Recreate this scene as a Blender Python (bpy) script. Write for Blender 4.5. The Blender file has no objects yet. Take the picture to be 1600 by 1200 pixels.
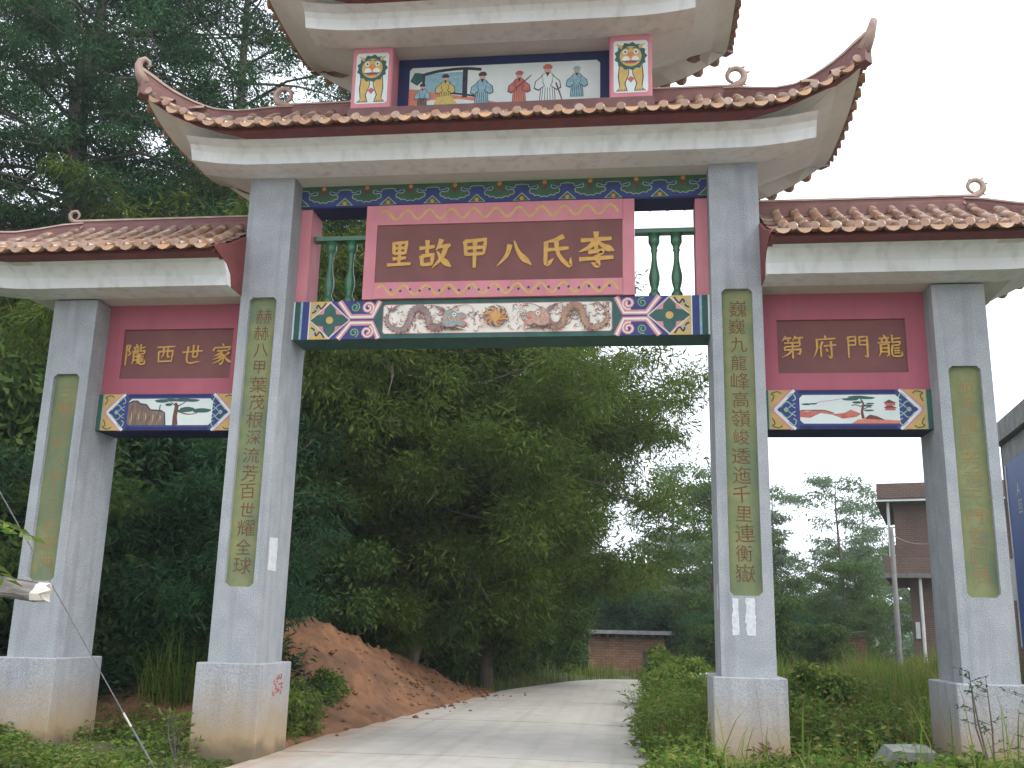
import bpy, math, random
import numpy as np
from mathutils import Vector, Matrix
S = bpy.context.scene
COL = S.collection
# ------------------------------------------------------------------ camera
def look(yaw, pit, rol):
    cy, sy, cp, sp = math.cos(yaw), math.sin(yaw), math.cos(pit), math.sin(pit)
    f = Vector((sy*cp, cy*cp, sp)); r = Vector((cy, -sy, 0)); u = r.cross(f)
    c, s = math.cos(rol), math.sin(rol)
    return Matrix((c*r+s*u, -s*r+c*u, -f)).transposed()
cam = bpy.data.cameras.new('camera'); camo = bpy.data.objects.new('camera', cam); COL.objects.link(camo)
camo.matrix_world = Matrix.Translation((1.781, -11.908, 1.540)) @ look(-0.1263, .2393, .0228).to_4x4()
cam.sensor_width = 36; cam.lens = 36*1563.76/1600; cam.clip_end = 2000; cam.clip_start = .05
S.camera = camo
# ------------------------------------------------------------------ world, sun, exposure
SUN_EL, SUN_AZ = math.radians(48), math.radians(118)      # azimuth from +Y towards +X
W = bpy.data.worlds.new('World'); S.world = W; W.use_nodes = True
nt = W.node_tree; nt.nodes.clear()
o = nt.nodes.new('ShaderNodeOutputWorld'); bg = nt.nodes.new('ShaderNodeBackground')
sk = nt.nodes.new('ShaderNodeTexSky'); sk.sky_type = 'NISHITA'; sk.sun_disc = False
sk.sun_elevation = SUN_EL; sk.sun_rotation = SUN_AZ; sk.dust_density = 3.0
sc = nt.nodes.new('ShaderNodeVectorMath'); sc.operation = 'SCALE'; sc.inputs['Scale'].default_value = .12
mx = nt.nodes.new('ShaderNodeMix'); mx.data_type = 'RGBA'; mx.inputs[0].default_value = .88   # share of closed white cloud
nt.links.new(sk.outputs[0], sc.inputs[0]); nt.links.new(sc.outputs[0], mx.inputs[6])
mx.inputs[7].default_value = (1.60, 1.70, 1.87, 1)
nt.links.new(mx.outputs[2], bg.inputs[0]); bg.inputs[1].default_value = 1.0
nt.links.new(bg.outputs[0], o.inputs[0])
sl = bpy.data.lights.new('sun', 'SUN'); sl.energy = 1.3; sl.angle = math.radians(18); sl.color = (1, .97, .92)
so = bpy.data.objects.new('sun', sl); COL.objects.link(so)
sd = Vector((math.sin(SUN_AZ)*math.cos(SUN_EL), math.cos(SUN_AZ)*math.cos(SUN_EL), math.sin(SUN_EL)))
so.rotation_euler = sd.to_track_quat('Z', 'Y').to_euler(); so.location = sd*60
vs = S.view_settings; vs.view_transform = 'Standard'; vs.look = 'None'; vs.exposure = .36; vs.gamma = 1
vs.use_curve_mapping = False
S.cycles.use_denoising = True
S.cycles.max_bounces = 6; S.cycles.diffuse_bounces = 3; S.cycles.transparent_max_bounces = 4
rnd = random.Random(7); NR = np.random.default_rng(11)

# ------------------------------------------------------------------ materials
MATS = {}
def srgb(r, g, b):
    f = lambda c: (c/255/12.92) if c/255 <= .04045 else ((c/255+.055)/1.055)**2.4
    return (f(r), f(g), f(b))
def mat(name, c1, c2=None, scale=6., rough=.75, bump=0., bscale=None, spec=.3, detail=6, stretch=(1, 1, 1), lo=.35, hi=.65, obj=False, extra=None):
    """two-tone noise material in world metres"""
    if name in MATS: return MATS[name]
    m = bpy.data.materials.new(name); m.use_nodes = True; n = m.node_tree.nodes; l = m.node_tree.links
    p = n['Principled BSDF']; p.inputs['Roughness'].default_value = rough
    p.inputs['Specular IOR Level'].default_value = spec
    g = n.new('ShaderNodeTexCoord') if obj else n.new('ShaderNodeNewGeometry')
    pos = g.outputs['Object'] if obj else g.outputs['Position']
    mp = n.new('ShaderNodeMapping'); mp.inputs['Scale'].default_value = stretch; l.new(pos, mp.inputs[0])
    c2 = c2 or tuple(x*.8 for x in c1)
    no = n.new('ShaderNodeTexNoise'); no.inputs['Scale'].default_value = scale; no.inputs['Detail'].default_value = detail
    l.new(mp.outputs[0], no.inputs['Vector'])
    r = n.new('ShaderNodeValToRGB'); r.color_ramp.elements[0].position = lo; r.color_ramp.elements[1].position = hi
    r.color_ramp.elements[0].color = (*c1, 1); r.color_ramp.elements[1].color = (*c2, 1)
    l.new(no.outputs[0], r.inputs[0]); col = r.outputs[0]
    if extra: col = extra(n, l, col, g, pos)
    l.new(col, p.inputs['Base Color'])
    if bump:
        b = n.new('ShaderNodeBump'); b.inputs['Strength'].default_value = bump; b.inputs['Distance'].default_value = .02
        nb = n.new('ShaderNodeTexNoise'); nb.inputs['Scale'].default_value = bscale or scale*4; nb.inputs['Detail'].default_value = 5
        l.new(mp.outputs[0], nb.inputs['Vector']); l.new(nb.outputs[0], b.inputs['Height']); l.new(b.outputs[0], p.inputs['Normal'])
    MATS[name] = m
    return m
def mixc(n, l, fac, a, b, mode='MIX'):
    k = n.new('ShaderNodeMix'); k.data_type = 'RGBA'; k.blend_type = mode
    for i, v in ((0, fac), (6, a), (7, b)):
        if hasattr(v, 'links') or hasattr(v, 'is_linked'): l.new(v, k.inputs[i])
        else: k.inputs[i].default_value = v if i == 0 else (*v[:3], 1)
    return k.outputs[2]
def noise(n, l, pos, scale, stretch=(1, 1, 1), detail=4):
    mp = n.new('ShaderNodeMapping'); mp.inputs['Scale'].default_value = stretch; l.new(pos, mp.inputs[0])
    t = n.new('ShaderNodeTexNoise'); t.inputs['Scale'].default_value = scale; t.inputs['Detail'].default_value = detail
    l.new(mp.outputs[0], t.inputs['Vector']); return t.outputs[0]
def maprange(n, l, v, a, b, c=0, d=1):
    k = n.new('ShaderNodeMapRange'); k.inputs[1].default_value = a; k.inputs[2].default_value = b
    k.inputs[3].default_value = c; k.inputs[4].default_value = d; l.new(v, k.inputs[0]); return k.outputs[0]
def mathn(n, l, op, a, b):
    k = n.new('ShaderNodeMath'); k.operation = op
    for i, v in ((0, a), (1, b)):
        if hasattr(v, 'is_linked'): l.new(v, k.inputs[i])
        else: k.inputs[i].default_value = v
    return k.outputs[0]
def streaks(amount=.35, scale=3.):
    def f(n, l, col, g, pos):       # rain streaks: noise stretched along Z
        s = maprange(n, l, noise(n, l, pos, scale, (3, 3, .22), 5), .5, .75, 0, amount)
        return mixc(n, l, s, col, (.12, .10, .08))
    return f
def granite_extra(n, l, col, g, pos):
    sp = maprange(n, l, noise(n, l, pos, 75, detail=3), .4, .62)
    col = mixc(n, l, mathn(n, l, 'MULTIPLY', sp, .5), col, (.13, .13, .145))
    st = maprange(n, l, noise(n, l, pos, 2.2, (3, 3, .18), 6), .5, .78, 0, .5)
    bl = maprange(n, l, noise(n, l, pos, 1.1, (1, 1, .6), 7), .45, .7, 0, .3); col = mixc(n, l, bl, col, (.42, .41, .40))
    return mixc(n, l, st, col, (.16, .155, .16))
def plinth_extra(n, l, col, g, pos):       # red soil splashed up from the ground
    col = granite_extra(n, l, col, g, pos)
    sx = n.new('ShaderNodeSeparateXYZ'); l.new(pos, sx.inputs[0])
    zz = mathn(n, l, 'ADD', sx.outputs[2], mathn(n, l, 'MULTIPLY', noise(n, l, pos, 3.5), -.55))
    f = maprange(n, l, zz, .62, -.12, 0, .88)
    col = mixc(n, l, f, col, (.36, .245, .115))
    f2 = maprange(n, l, zz, -.05, -.25, 0, .7)
    return mixc(n, l, f2, col, (.10, .085, .06))
M_granite = mat('grey granite plaster', (.325, .345, .36), (.405, .42, .43), 3.5, .8, .25, 90, extra=granite_extra)
M_plinth = mat('granite plinth with soil splash', (.36, .37, .385), (.42, .425, .43), 3, .85, .25, 90, extra=plinth_extra)
def lichen(n, l, col, g, pos):
    f = maprange(n, l, noise(n, l, pos, 2.6, (1, 1, .6), 4), .45, .62, 0, .8)
    return mixc(n, l, f, col, (.12, .165, .10))
M_green = mat('faded green couplet paint', (.225, .225, .10), (.165, .195, .09), 7, .8, .1, 60, extra=lichen)
M_white = mat('white wash', (.82, .83, .83), (.76, .76, .75), 2, .8, .08, 40, extra=streaks(.24, 2.6))
M_soffit = mat('soffit wash', (.66, .63, .57), (.60, .57, .51), 1.5, .85, .08, 30, extra=streaks(.1))
M_redband = mat('red oxide eave paint', (.22, .055, .05), (.17, .045, .042), 5, .7, extra=streaks(.3))
M_pink = mat('pink wall paint', (.60, .235, .265), (.54, .20, .23), 2.5, .75, .06, 40, extra=streaks(.14))
M_wallred = mat('crimson wall paint', (.42, .115, .15), (.37, .10, .13), 2, .75, .06, 40, extra=streaks(.2))
M_plaque = mat('oxblood plaque paint', (.195, .078, .07), (.17, .066, .06), 3, .7)
M_gold = mat('gold paint', (.60, .345, .085), (.50, .27, .065), 14, .5)
M_bluepaint = mat('ultramarine paint', (.045, .058, .20), (.036, .046, .155), 8, .65)
M_navy = mat('navy paint', (.02, .026, .10), (.016, .02, .075), 8, .65)
M_teal = mat('dark green paint', (.045, .115, .095), (.035, .09, .08), 8, .65)
M_leafgreen = mat('cloud green paint', (.055, .125, .065), (.042, .095, .052), 8, .65)
M_palegreen = mat('pale green line paint', (.30, .42, .28), (.24, .35, .24), 8, .65)
M_cream = mat('cream picture ground', (.74, .70, .60), (.66, .62, .53), 5, .7)
M_pictwhite = mat('white picture ground', (.66, .70, .66), (.58, .63, .60), 4, .7)
M_pinkline = mat('rose line paint', (.60, .27, .28), (.52, .22, .24), 8, .65)
M_yellow = mat('yellow paint', (.58, .40, .13), (.50, .33, .10), 8, .65)
M_orange = mat('orange paint', (.66, .26, .06), (.55, .2, .05), 12, .65)
M_ink = mat('dark ink line', (.035, .03, .045), (.06, .05, .06), 12, .7)
M_brownink = mat('brown ink', (.17, .075, .05), (.12, .05, .04), 14, .7)
M_rock = mat('painted rock', (.25, .17, .13), (.13, .09, .08), 9, .7, stretch=(3, 1, .7))
M_robeR = mat('red robe paint', (.42, .10, .09), (.5, .17, .13), 14, .7)
M_robeO = mat('coral robe paint', (.62, .22, .13), (.55, .18, .12), 14, .7)
M_robeB = mat('blue robe paint', (.20, .36, .42), (.30, .46, .50), 18, .7)
M_robeY = mat('yellow robe paint', (.52, .40, .11), (.60, .46, .16), 18, .7)
M_skin = mat('painted face', (.55, .36, .27), (.5, .32, .24), 18, .7)
M_dragA = mat('teal dragon paint', (.19, .25, .24), (.36, .36, .33), 34, .7)
M_dragB = mat('russet dragon paint', (.40, .22, .17), (.52, .36, .30), 34, .7)
def weather_sheen(n, l, col, g, pos):  # weathering patches, their colour lightened to mimic sky reflection on the glaze
    f = maprange(n, l, noise(n, l, pos, 5, (1, 1, 1), 6), .40, .70, 0, .85)
    col = mixc(n, l, f, col, (.38, .295, .225))
    oi = n.new('ShaderNodeObjectInfo')
    return mixc(n, l, maprange(n, l, oi.outputs['Random'], 0, 1, 0, .6), col, (.13, .06, .032))
M_tile = mat('brown glazed tile', (.33, .155, .065), (.24, .11, .05), 7, .24, .15, 40, spec=.7, extra=weather_sheen)
M_pan = mat('brown pan tile', (.20, .085, .05), (.14, .06, .045), 7, .45, .15, 40, spec=.4, extra=weather_sheen)
M_drip = mat('ochre drip tile', (.58, .33, .145), (.46, .23, .095), 9, .4, .1, 40, spec=.5, extra=weather_sheen)
M_ridge = mat('purple brown ridge', (.19, .085, .072), (.145, .066, .058), 5, .5, .15, 30)
M_ridgecap = mat('pale mortar ridge cap', (.40, .29, .23), (.30, .2, .16), 6, .7, .15, 30)
M_baluster = mat('green glazed baluster', (.035, .15, .065), (.03, .11, .055), 8, .3, spec=.6)
M_paper = mat('white paper', (.62, .63, .64), (.50, .51, .52), 20, .9)
M_redink = mat('red stencil ink', (.45, .06, .05), (.40, .09, .08), 30, .8)
M_couplet = mat('faded brown couplet ink', (.115, .05, .022), (.16, .085, .035), 14, .8)
M_coupletfaint = mat('nearly worn away couplet ink', (.27, .15, .055), (.19, .18, .08), 9, .8, lo=.42, hi=.58)

# ------------------------------------------------------------------ mesh helpers
def tag(o, label=None, cat=None, group=None, kind=None):
    if label: o['label'] = label
    if cat: o['category'] = cat
    if group: o['group'] = group
    if kind: o['kind'] = kind
    return o
def link(o, parent=None):
    COL.objects.link(o)
    if parent is not None: o.parent = parent
    return o
def empty(name, parent=None, loc=(0, 0, 0)):
    e = bpy.data.objects.new(name, None); e.location = loc; e.empty_display_size = .3
    return link(e, parent)
class MB:
    def __init__(s): s.v = []; s.f = []; s.m = []; s.mats = []
    def mi(s, m):
        if m not in s.mats: s.mats.append(m)
        return s.mats.index(m)
    def add(s, vs, fs, m):
        b = len(s.v); s.v += [tuple(v) for v in vs]; k = s.mi(m)
        for f in fs: s.f.append(tuple(b+i for i in f)); s.m.append(k)
        return s
    def box(s, x0, x1, y0, y1, z0, z1, m):
        v = [(x, y, z) for z in (z0, z1) for y in (y0, y1) for x in (x0, x1)]
        return s.add(v, [(0, 2, 3, 1), (4, 5, 7, 6), (0, 1, 5, 4), (2, 6, 7, 3), (0, 4, 6, 2), (1, 3, 7, 5)], m)
    def bbox(s, x0, x1, y0, y1, z0, z1, m, c=.012):     # box with chamfered vertical and top edges
        a = [(x0+c, y0), (x1-c, y0), (x1, y0+c), (x1, y1-c), (x1-c, y1), (x0+c, y1), (x0, y1-c), (x0, y0+c)]
        i = [(min(max(x, x0+c), x1-c), min(max(y, y0+c), y1-c)) for x, y in a]
        v = [(*p, z0) for p in a]+[(*p, z1-c) for p in a]+[(*p, z1) for p in i]
        f = [(k, (k+1) % 8, 8+(k+1) % 8, 8+k) for k in range(8)]+[(8+k, 8+(k+1) % 8, 16+(k+1) % 8, 16+k) for k in range(8)]
        return s.add(v, f+[tuple(range(16, 24)), tuple(range(7, -1, -1))], m)
    def prism(s, poly, axis, a, b, m):       # poly of 2D points extruded along axis (0 x, 1 y, 2 z)
        n = len(poly); ins = lambda p, t: (t, p[0], p[1]) if axis == 0 else ((p[0], t, p[1]) if axis == 1 else (p[0], p[1], t))
        v = [ins(p, a) for p in poly]+[ins(p, b) for p in poly]
        return s.add(v, [tuple(range(n)), tuple(range(2*n-1, n-1, -1))]+[(i, n+i, n+(i+1) % n, (i+1) % n) for i in range(n)], m)
    def tube(s, pts, r, m, n=6, cap=True):
        pts = [Vector(p) for p in pts]; rs = r if hasattr(r, '__len__') else [r]*len(pts)
        vs = []; prev = None
        for i, p in enumerate(pts):
            t = (pts[min(i+1, len(pts)-1)]-pts[max(i-1, 0)]).normalized()
            if prev is None: prev = t.orthogonal().normalized()
            a = (prev-t*prev.dot(t)); a = a.normalized() if a.length > 1e-6 else t.orthogonal().normalized()
            prev = a; b = t.cross(a)
            vs += [p+(a*math.cos(2*math.pi*k/n)+b*math.sin(2*math.pi*k/n))*rs[i] for k in range(n)]
        f = [(i*n+k, i*n+(k+1) % n, (i+1)*n+(k+1) % n, (i+1)*n+k) for i in range(len(pts)-1) for k in range(n)]
        if cap: f += [tuple(range(n-1, -1, -1)), tuple(range((len(pts)-1)*n, len(pts)*n))]
        return s.add(vs, f, m)
    def lathe(s, prof, c, m, n=12):          # (r,z) profile round a vertical axis
        v = [(c[0]+r*math.cos(2*math.pi*k/n), c[1]+r*math.sin(2*math.pi*k/n), c[2]+z) for r, z in prof for k in range(n)]
        f = [(i*n+k, i*n+(k+1) % n, (i+1)*n+(k+1) % n, (i+1)*n+k) for i in range(len(prof)-1) for k in range(n)]
        return s.add(v, f+[tuple(range(n-1, -1, -1)), tuple(range((len(prof)-1)*n, len(prof)*n))], m)
    def mesh(s, name, smooth=False):
        me = bpy.data.meshes.new(name); me.from_pydata(s.v, [], s.f)
        for m in s.mats: me.materials.append(m)
        me.polygons.foreach_set('material_index', s.m)
        if smooth: me.polygons.foreach_set('use_smooth', [True]*len(s.f))
        me.update(); return me
    def build(s, name, parent=None, smooth=False):
        return link(bpy.data.objects.new(name, s.mesh(name, smooth)), parent)
def npmesh(name, V, F, mats, mi=None, smooth=False):
    """V (n,3), F (m,4) quads or (m,3)"""
    me = bpy.data.meshes.new(name); k = F.shape[1]
    me.vertices.add(len(V)); me.vertices.foreach_set('co', np.ascontiguousarray(V, np.float32).ravel())
    me.loops.add(F.size); me.loops.foreach_set('vertex_index', np.ascontiguousarray(F, np.int32).ravel())
    me.polygons.add(len(F)); me.polygons.foreach_set('loop_start', np.arange(0, F.size, k, dtype=np.int32))
    me.polygons.foreach_set('loop_total', np.full(len(F), k, np.int32))
    for m in mats: me.materials.append(m)
    if mi is not None: me.polygons.foreach_set('material_index', np.asarray(mi, np.int32))
    if smooth: me.polygons.foreach_set('use_smooth', np.ones(len(F), bool))
    me.update(calc_edges=True); me.validate(); return me
def catmull(pts, n=6):
    P = [np.array(p, float) for p in pts]
    if len(P) < 3: return P
    P = [2*P[0]-P[1]]+P+[2*P[-1]-P[-2]]; out = []
    for i in range(1, len(P)-2):
        for t in np.linspace(0, 1, n, endpoint=False):
            a, b, c, d = P[i-1:i+3]
            out.append(.5*((2*b)+(c-a)*t+(2*a-5*b+4*c-d)*t*t+(-a+3*b-3*c+d)*t**3))
    return out+[P[-2]]
class Paint:
    """flat paint on a wall that faces -Y: every stroke sits a fraction of a millimetre above the one below"""
    def __init__(s, x, y, z, sx=1., sz=1.): s.mb = MB(); s.x, s.y, s.z, s.sx, s.sz = x, y, z, sx, sz; s.k = 0
    def P(s, p): return (s.x+p[0]*s.sx, s.y-.002-s.k*.00006, s.z+p[1]*s.sz)
    def poly(s, pts, m):
        s.k += 1; s.mb.add([s.P(p) for p in pts], [tuple(range(len(pts)))], m); return s
    def rect(s, a, b, c, d, m): return s.poly([(a, c), (b, c), (b, d), (a, d)], m)
    def disc(s, x, y, r, m, n=12, ry=None):
        ry = ry or r
        return s.poly([(x+r*math.cos(2*math.pi*k/n), y+ry*math.sin(2*math.pi*k/n)) for k in range(n)], m)
    def line(s, pts, w, m, smooth=True, taper=None):
        pts = catmull(pts) if smooth else [np.array(p, float) for p in pts]
        n = len(pts); L = []; R = []
        for i, p in enumerate(pts):
            t = pts[min(i+1, n-1)]-pts[max(i-1, 0)]; t = t/(np.linalg.norm(t)+1e-9); nn = np.array((-t[1], t[0]))
            q = i/(n-1); ww = w/2*(np.interp(q, np.linspace(0, 1, len(taper)), taper) if taper else 1)
            L.append(p+nn*ww); R.append(p-nn*ww)
        s.k += 1; b = [s.P(p) for p in L+R]
        s.mb.add(b, [(i, i+1, n+i+1, n+i) for i in range(n-1)], m); return s
    def spiral(s, x, y, r, turns, w, m, start=0., cw=1):
        n = int(turns*10)
        return s.line([(x+r*(1-.75*i/n)*math.cos(start+cw*2*math.pi*turns*i/n), y+r*(1-.75*i/n)*math.sin(start+cw*2*math.pi*turns*i/n)) for i in range(n+1)], w, m, smooth=False)
# ------------------------------------------------------------------ the gateway
gate = tag(empty('memorial_gateway'), 'four pillared grey gateway with tiled upturned roofs and painted beams spanning the road', 'gateway')
YC = .43
# text glyphs out of the built-in font
GL = {}
def glyphs(chars):
    chars = [c for c in dict.fromkeys(chars) if c not in GL]; tmp = []
    for c in chars:
        cu = bpy.data.curves.new('glyph', 'FONT'); cu.body = c; cu.size = 1; cu.align_x = 'CENTER'; cu.resolution_u = 2
        ob = bpy.data.objects.new('glyph', cu); COL.objects.link(ob); tmp.append((c, ob, cu))
    bpy.context.view_layer.update(); dg = bpy.context.evaluated_depsgraph_get()
    for c, ob, cu in tmp:
        me = bpy.data.meshes.new_from_object(ob.evaluated_get(dg)); me.name = 'character'
        v = np.zeros(len(me.vertices)*3); me.vertices.foreach_get('co', v); v = v.reshape(-1, 3)
        if len(v):
            lo, hi = v.min(0), v.max(0); v -= (lo+hi)/2
        me.vertices.foreach_set('co', v.astype(np.float32).ravel()); me.materials.clear(); GL[c] = me
    for c, ob, cu in tmp: bpy.data.objects.remove(ob); bpy.data.curves.remove(cu)
def put_char(c, x, y, z, size, m, parent, rz=0., sx=1., shear=0.):
    me = GL[c]; key = (c, m.name)
    if key not in GL: GL[key] = me.copy(); GL[key].materials.append(m)
    o = bpy.data.objects.new('character', GL[key])
    sh = Matrix(((1, shear, 0, 0), (0, 1, 0, 0), (0, 0, 1, 0), (0, 0, 0, 1)))
    R = Matrix.Rotation(math.pi/2, 4, 'X')
    o.matrix_world = Matrix.Translation((x, y, z)) @ R @ Matrix.Rotation(rz, 4, 'Z') @ Matrix.Diagonal((sx*size, size, size, 1))
    return link(o, parent)
T_IL, T_IR = '赫赫八甲葉茂根深流芳百世耀全球', '巍巍九龍峰高嶺峻逶迤千里連衡嶽'
T_OL, T_OR = '三開枝繁人和上言有來典', '節義龍武芳意天門玄圃展'
glyphs(T_IL+T_IR+T_OL+T_OR+'A回')

def pillar(x, w, d, top, pz0, pz1, pw, text, faint, label, y0=0., e=.1, hb=1.065):
    m = MB(); X0, X1, Z0, Z1 = x-w/2, x+w/2, hb, top; q0, q1 = x-pw/2, x+pw/2; c = .045
    o = [(X0, Z0), (X1, Z0), (X1, Z1), (X0, Z1)]
    p = [(q0+c, pz0), (q1-c, pz0), (q1, pz0+c), (q1, pz1-c), (q1-c, pz1), (q0+c, pz1), (q0, pz1-c), (q0, pz0+c)]
    p = [(a, b) for a, b in p]
    V = [(a, y0, b) for a, b in o]+[(a, y0, b) for a, b in p]+[(a, y0+.062, b) for a, b in p]+[(a, y0+d, b) for a, b in o]
    O = lambda i: i % 4; Pq = lambda i: 4+i % 8; Q = lambda i: 12+i % 8; B = lambda i: 20+i % 4
    F = []
    for i in range(4):
        F += [(O(i), O(i+1), Pq(2*i+1), Pq(2*i)), (O(i+1), Pq(2*i+2), Pq(2*i+1)), (O(i+1), O(i), B(i), B(i+1))]
    F += [(Pq(i), Pq(i+1), Q(i+1), Q(i)) for i in range(8)]+[(B(3), B(2), B(1), B(0))]
    m.add(V, F, M_granite)
    pil = m.build('pillar', gate); pil['label'] = label
    MB().add([(a, y0+.06, b) for a, b in p], [tuple(range(8))], M_green).build('couplet_panel', pil)
    MB().bbox(X0-e, X1+e, y0-e, y0+d+e, -.5, hb, M_plinth).build('plinth', pil)
    n = len(text); h = pz1-pz0; r = random.Random(int(x*100))
    for i, ch in enumerate(text):
        z = pz1-.14-(h-.27)*(i+.45)/n
        put_char(ch, x+r.uniform(-.012, .012), y0+.058, z, pw*.60*r.uniform(.92, 1.06), M_coupletfaint if faint else M_couplet, pil, r.uniform(-.05, .05), r.uniform(.95, 1.12))
    return pil
pillar(-3.024, .61, .863, 7.337, 1.959, 5.656, .369, T_IL, False, 'tall grey pillar left of the road with fifteen brown characters')
pillar(3.024, .61, .863, 7.337, 1.959, 5.656, .369, T_IR, False, 'tall grey pillar right of the road with torn white poster below its panel')
pillar(-5.612, .605, .90, 5.66, 1.986, 4.65, .359, T_OL, True, 'shorter outer pillar beside the trees with worn green panel')
pillar(5.612, .605, .90, 5.66, 1.986, 4.65, .359, T_OR, True, 'shorter outer pillar in front of the brick building')

# ---- brush characters for the plaques: (type, points), 0..100 box, y down
BR = {
'里': [('v', (30,12), (31,52)), ('z', (28,15), (73,11), (70,52)), ('h', (32,32), (69,31)), ('h', (32,50), (70,49)), ('v', (50,14), (50,88)), ('h', (28,69), (74,66)), ('h', (10,90), (90,87))],
'故': [('h', (4,33), (49,28)), ('v', (27,8), (27,55)), ('v', (11,55), (14,86)), ('z', (11,57), (44,53), (41,85)), ('h', (14,83), (42,81)), ('p', (68,6), (63,22), (52,40)), ('h', (57,30), (95,25)), ('p', (82,29), (70,63), (42,94)), ('n', (56,42), (70,66), (99,92))],
'甲': [('v', (20,14), (24,60)), ('z', (19,16), (82,11), (77,57)), ('h', (24,37), (77,35)), ('h', (24,57), (77,55)), ('v', (50,13), (50,100))],
'八': [('p', (38,25), (29,58), (2,90)), ('n', (50,14), (66,54), (100,88))],
'氏': [('p', (74,6), (48,18), (20,23)), ('k', (24,22), (24,88), (46,72)), ('h', (24,47), (88,42)), ('k', (52,18), (60,62), (90,95), (94,70))],
'李': [('h', (10,27), (90,23)), ('v', (50,3), (50,52)), ('p', (48,28), (32,46), (5,59)), ('n', (52,28), (70,44), (97,57)), ('z', (29,59), (72,56), (53,70)), ('k', (52,68), (55,97), (38,89)), ('h', (6,79), (95,75))],
'西': [('h', (8,17), (92,14)), ('v', (17,37), (20,88)), ('z', (17,38), (84,34), (80,86)), ('p', (40,17), (40,50), (29,68)), ('k', (60,17), (60,58), (76,61)), ('h', (20,83), (80,82))],
'世': [('h', (2,42), (97,35)), ('v', (52,8), (52,66)), ('v', (73,10), (72,62)), ('h', (52,64), (72,63)), ('k', (28,14), (29,87), (92,84))],
'家': [('d', (49,2), (55,14)), ('d', (14,20), (9,38)), ('z', (14,23), (90,19), (78,35)), ('h', (27,37), (75,35)), ('p', (50,37), (36,52), (12,62)), ('k', (45,43), (59,66), (51,98), (38,89)), ('p', (50,54), (34,68), (10,77)), ('p', (54,66), (36,84), (9,96)), ('p', (84,43), (72,54), (60,59)), ('n', (58,54), (73,75), (99,92))],
'龍': [('d', (27,0), (33,12)), ('h', (8,17), (50,14)), ('d', (17,20), (22,31)), ('p', (42,19), (38,27), (33,33)), ('h', (2,36), (55,33)), ('p', (14,42), (14,75), (4,97)), ('z', (14,44), (45,41), (45,96), (36,90)), ('h', (15,59), (44,58)), ('h', (15,75), (44,74)), ('v', (61,2), (61,35)), ('h', (61,20), (95,16)), ('z', (60,35), (92,32), (89,47)), ('h', (62,48), (89,46)), ('k', (60,47), (60,90), (95,92), (98,72)), ('h', (66,61), (90,58)), ('h', (66,71), (90,70)), ('h', (66,81), (90,79))],
'第': [('p', (23,2), (17,12), (6,25)), ('h', (19,13), (46,10)), ('d', (30,15), (35,26)), ('p', (64,2), (58,12), (49,23)), ('h', (61,12), (95,8)), ('d', (75,13), (81,25)), ('z', (16,33), (81,30), (79,47)), ('h', (20,48), (79,46)), ('z', (20,48), (15,63), (84,60), (78,83), (68,77)), ('v', (50,32), (50,100)), ('p', (46,63), (32,80), (4,96))],
'府': [('d', (50,0), (55,12)), ('h', (13,19), (95,14)), ('p', (18,18), (17,60), (1,98)), ('p', (41,27), (34,44), (23,58)), ('v', (33,46), (33,95)), ('h', (45,47), (97,42)), ('k', (75,26), (75,96), (61,88)), ('d', (53,58), (61,71))],
'門': [('v', (13,8), (13,99)), ('z', (13,10), (43,7), (42,45)), ('h', (15,26), (41,25)), ('h', (15,44), (41,43)), ('v', (58,8), (58,45)), ('z', (58,10), (90,7), (89,98), (77,90)), ('h', (58,26), (88,25)), ('h', (58,44), (88,43))],
}
BR['隴'] = [('z', (6,8), (26,6), (16,28), (28,46), (13,54)), ('v', (8,8), (7,99))]+[(t, *[(34+x*.66, y) for x, y in ps]) for t, *ps in BR['龍']]
PROF = {'h': [.95, .75, .7, .8, 1.15, .7], 'v': [1.15, .85, .8, .9, .75], 'p': [1.2, 1., .75, .15], 'n': [.35, .7, 1.0, 1.5, .2], 'd': [.3, 1.2, .9], 'z': [.95, .8, 1.1, .85, .5], 'k': [1.1, .85, .9, 1., .15]}
def brush(ch, x, y, z, size, m, parent, wt=10.):
    mb = MB(); k = 0
    for t, *ps in BR[ch]:
        P = catmull(ps, 5) if t in 'pnk' else [np.array(a, float)+(np.array(b, float)-a)*q for a, b in zip(ps[:-1], ps[1:]) for q in (0, .33, .66)]+[np.array(ps[-1], float)]
        n = len(P); L = []; Rr = []; pr = PROF[t]; k += 1
        for i, p in enumerate(P):
            d = P[min(i+1, n-1)]-P[max(i-1, 0)]; d = d/(np.linalg.norm(d)+1e-9); nn = np.array((-d[1], d[0]))
            w = wt/2*np.interp(i/(n-1), np.linspace(0, 1, len(pr)), pr)
            L.append(p+nn*w); Rr.append(p-nn*w)
        C = lambda p, yy: ((p[0]-50)/100*size, yy, (50-p[1])/100*size)
        f0, b0 = -.012-k*.0004, .004
        V = [C(p, f0) for p in L+Rr]+[C(p, b0) for p in L+Rr]; N = 2*n
        F = [(i, i+1, n+i+1, n+i) for i in range(n-1)]+[(i, N+i, N+i+1, i+1) for i in range(n-1)]+[(n+i, n+i+1, N+n+i+1, N+n+i) for i in range(n-1)]
        mb.add(V, F, m)
    o = mb.build('character', parent); o.location = (x, y, z); return o

# ---- central signboard
sb = MB().box(-1.63, 1.63, .30, .62, 5.70, 7.018, M_pink).build('signboard', gate)
for s in (-1, 1): MB().box(min(s*1.63, s*1.785), max(s*1.63, s*1.785), .285, .64, 5.70, 7.018, M_pink).build('stile', sb)
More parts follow.
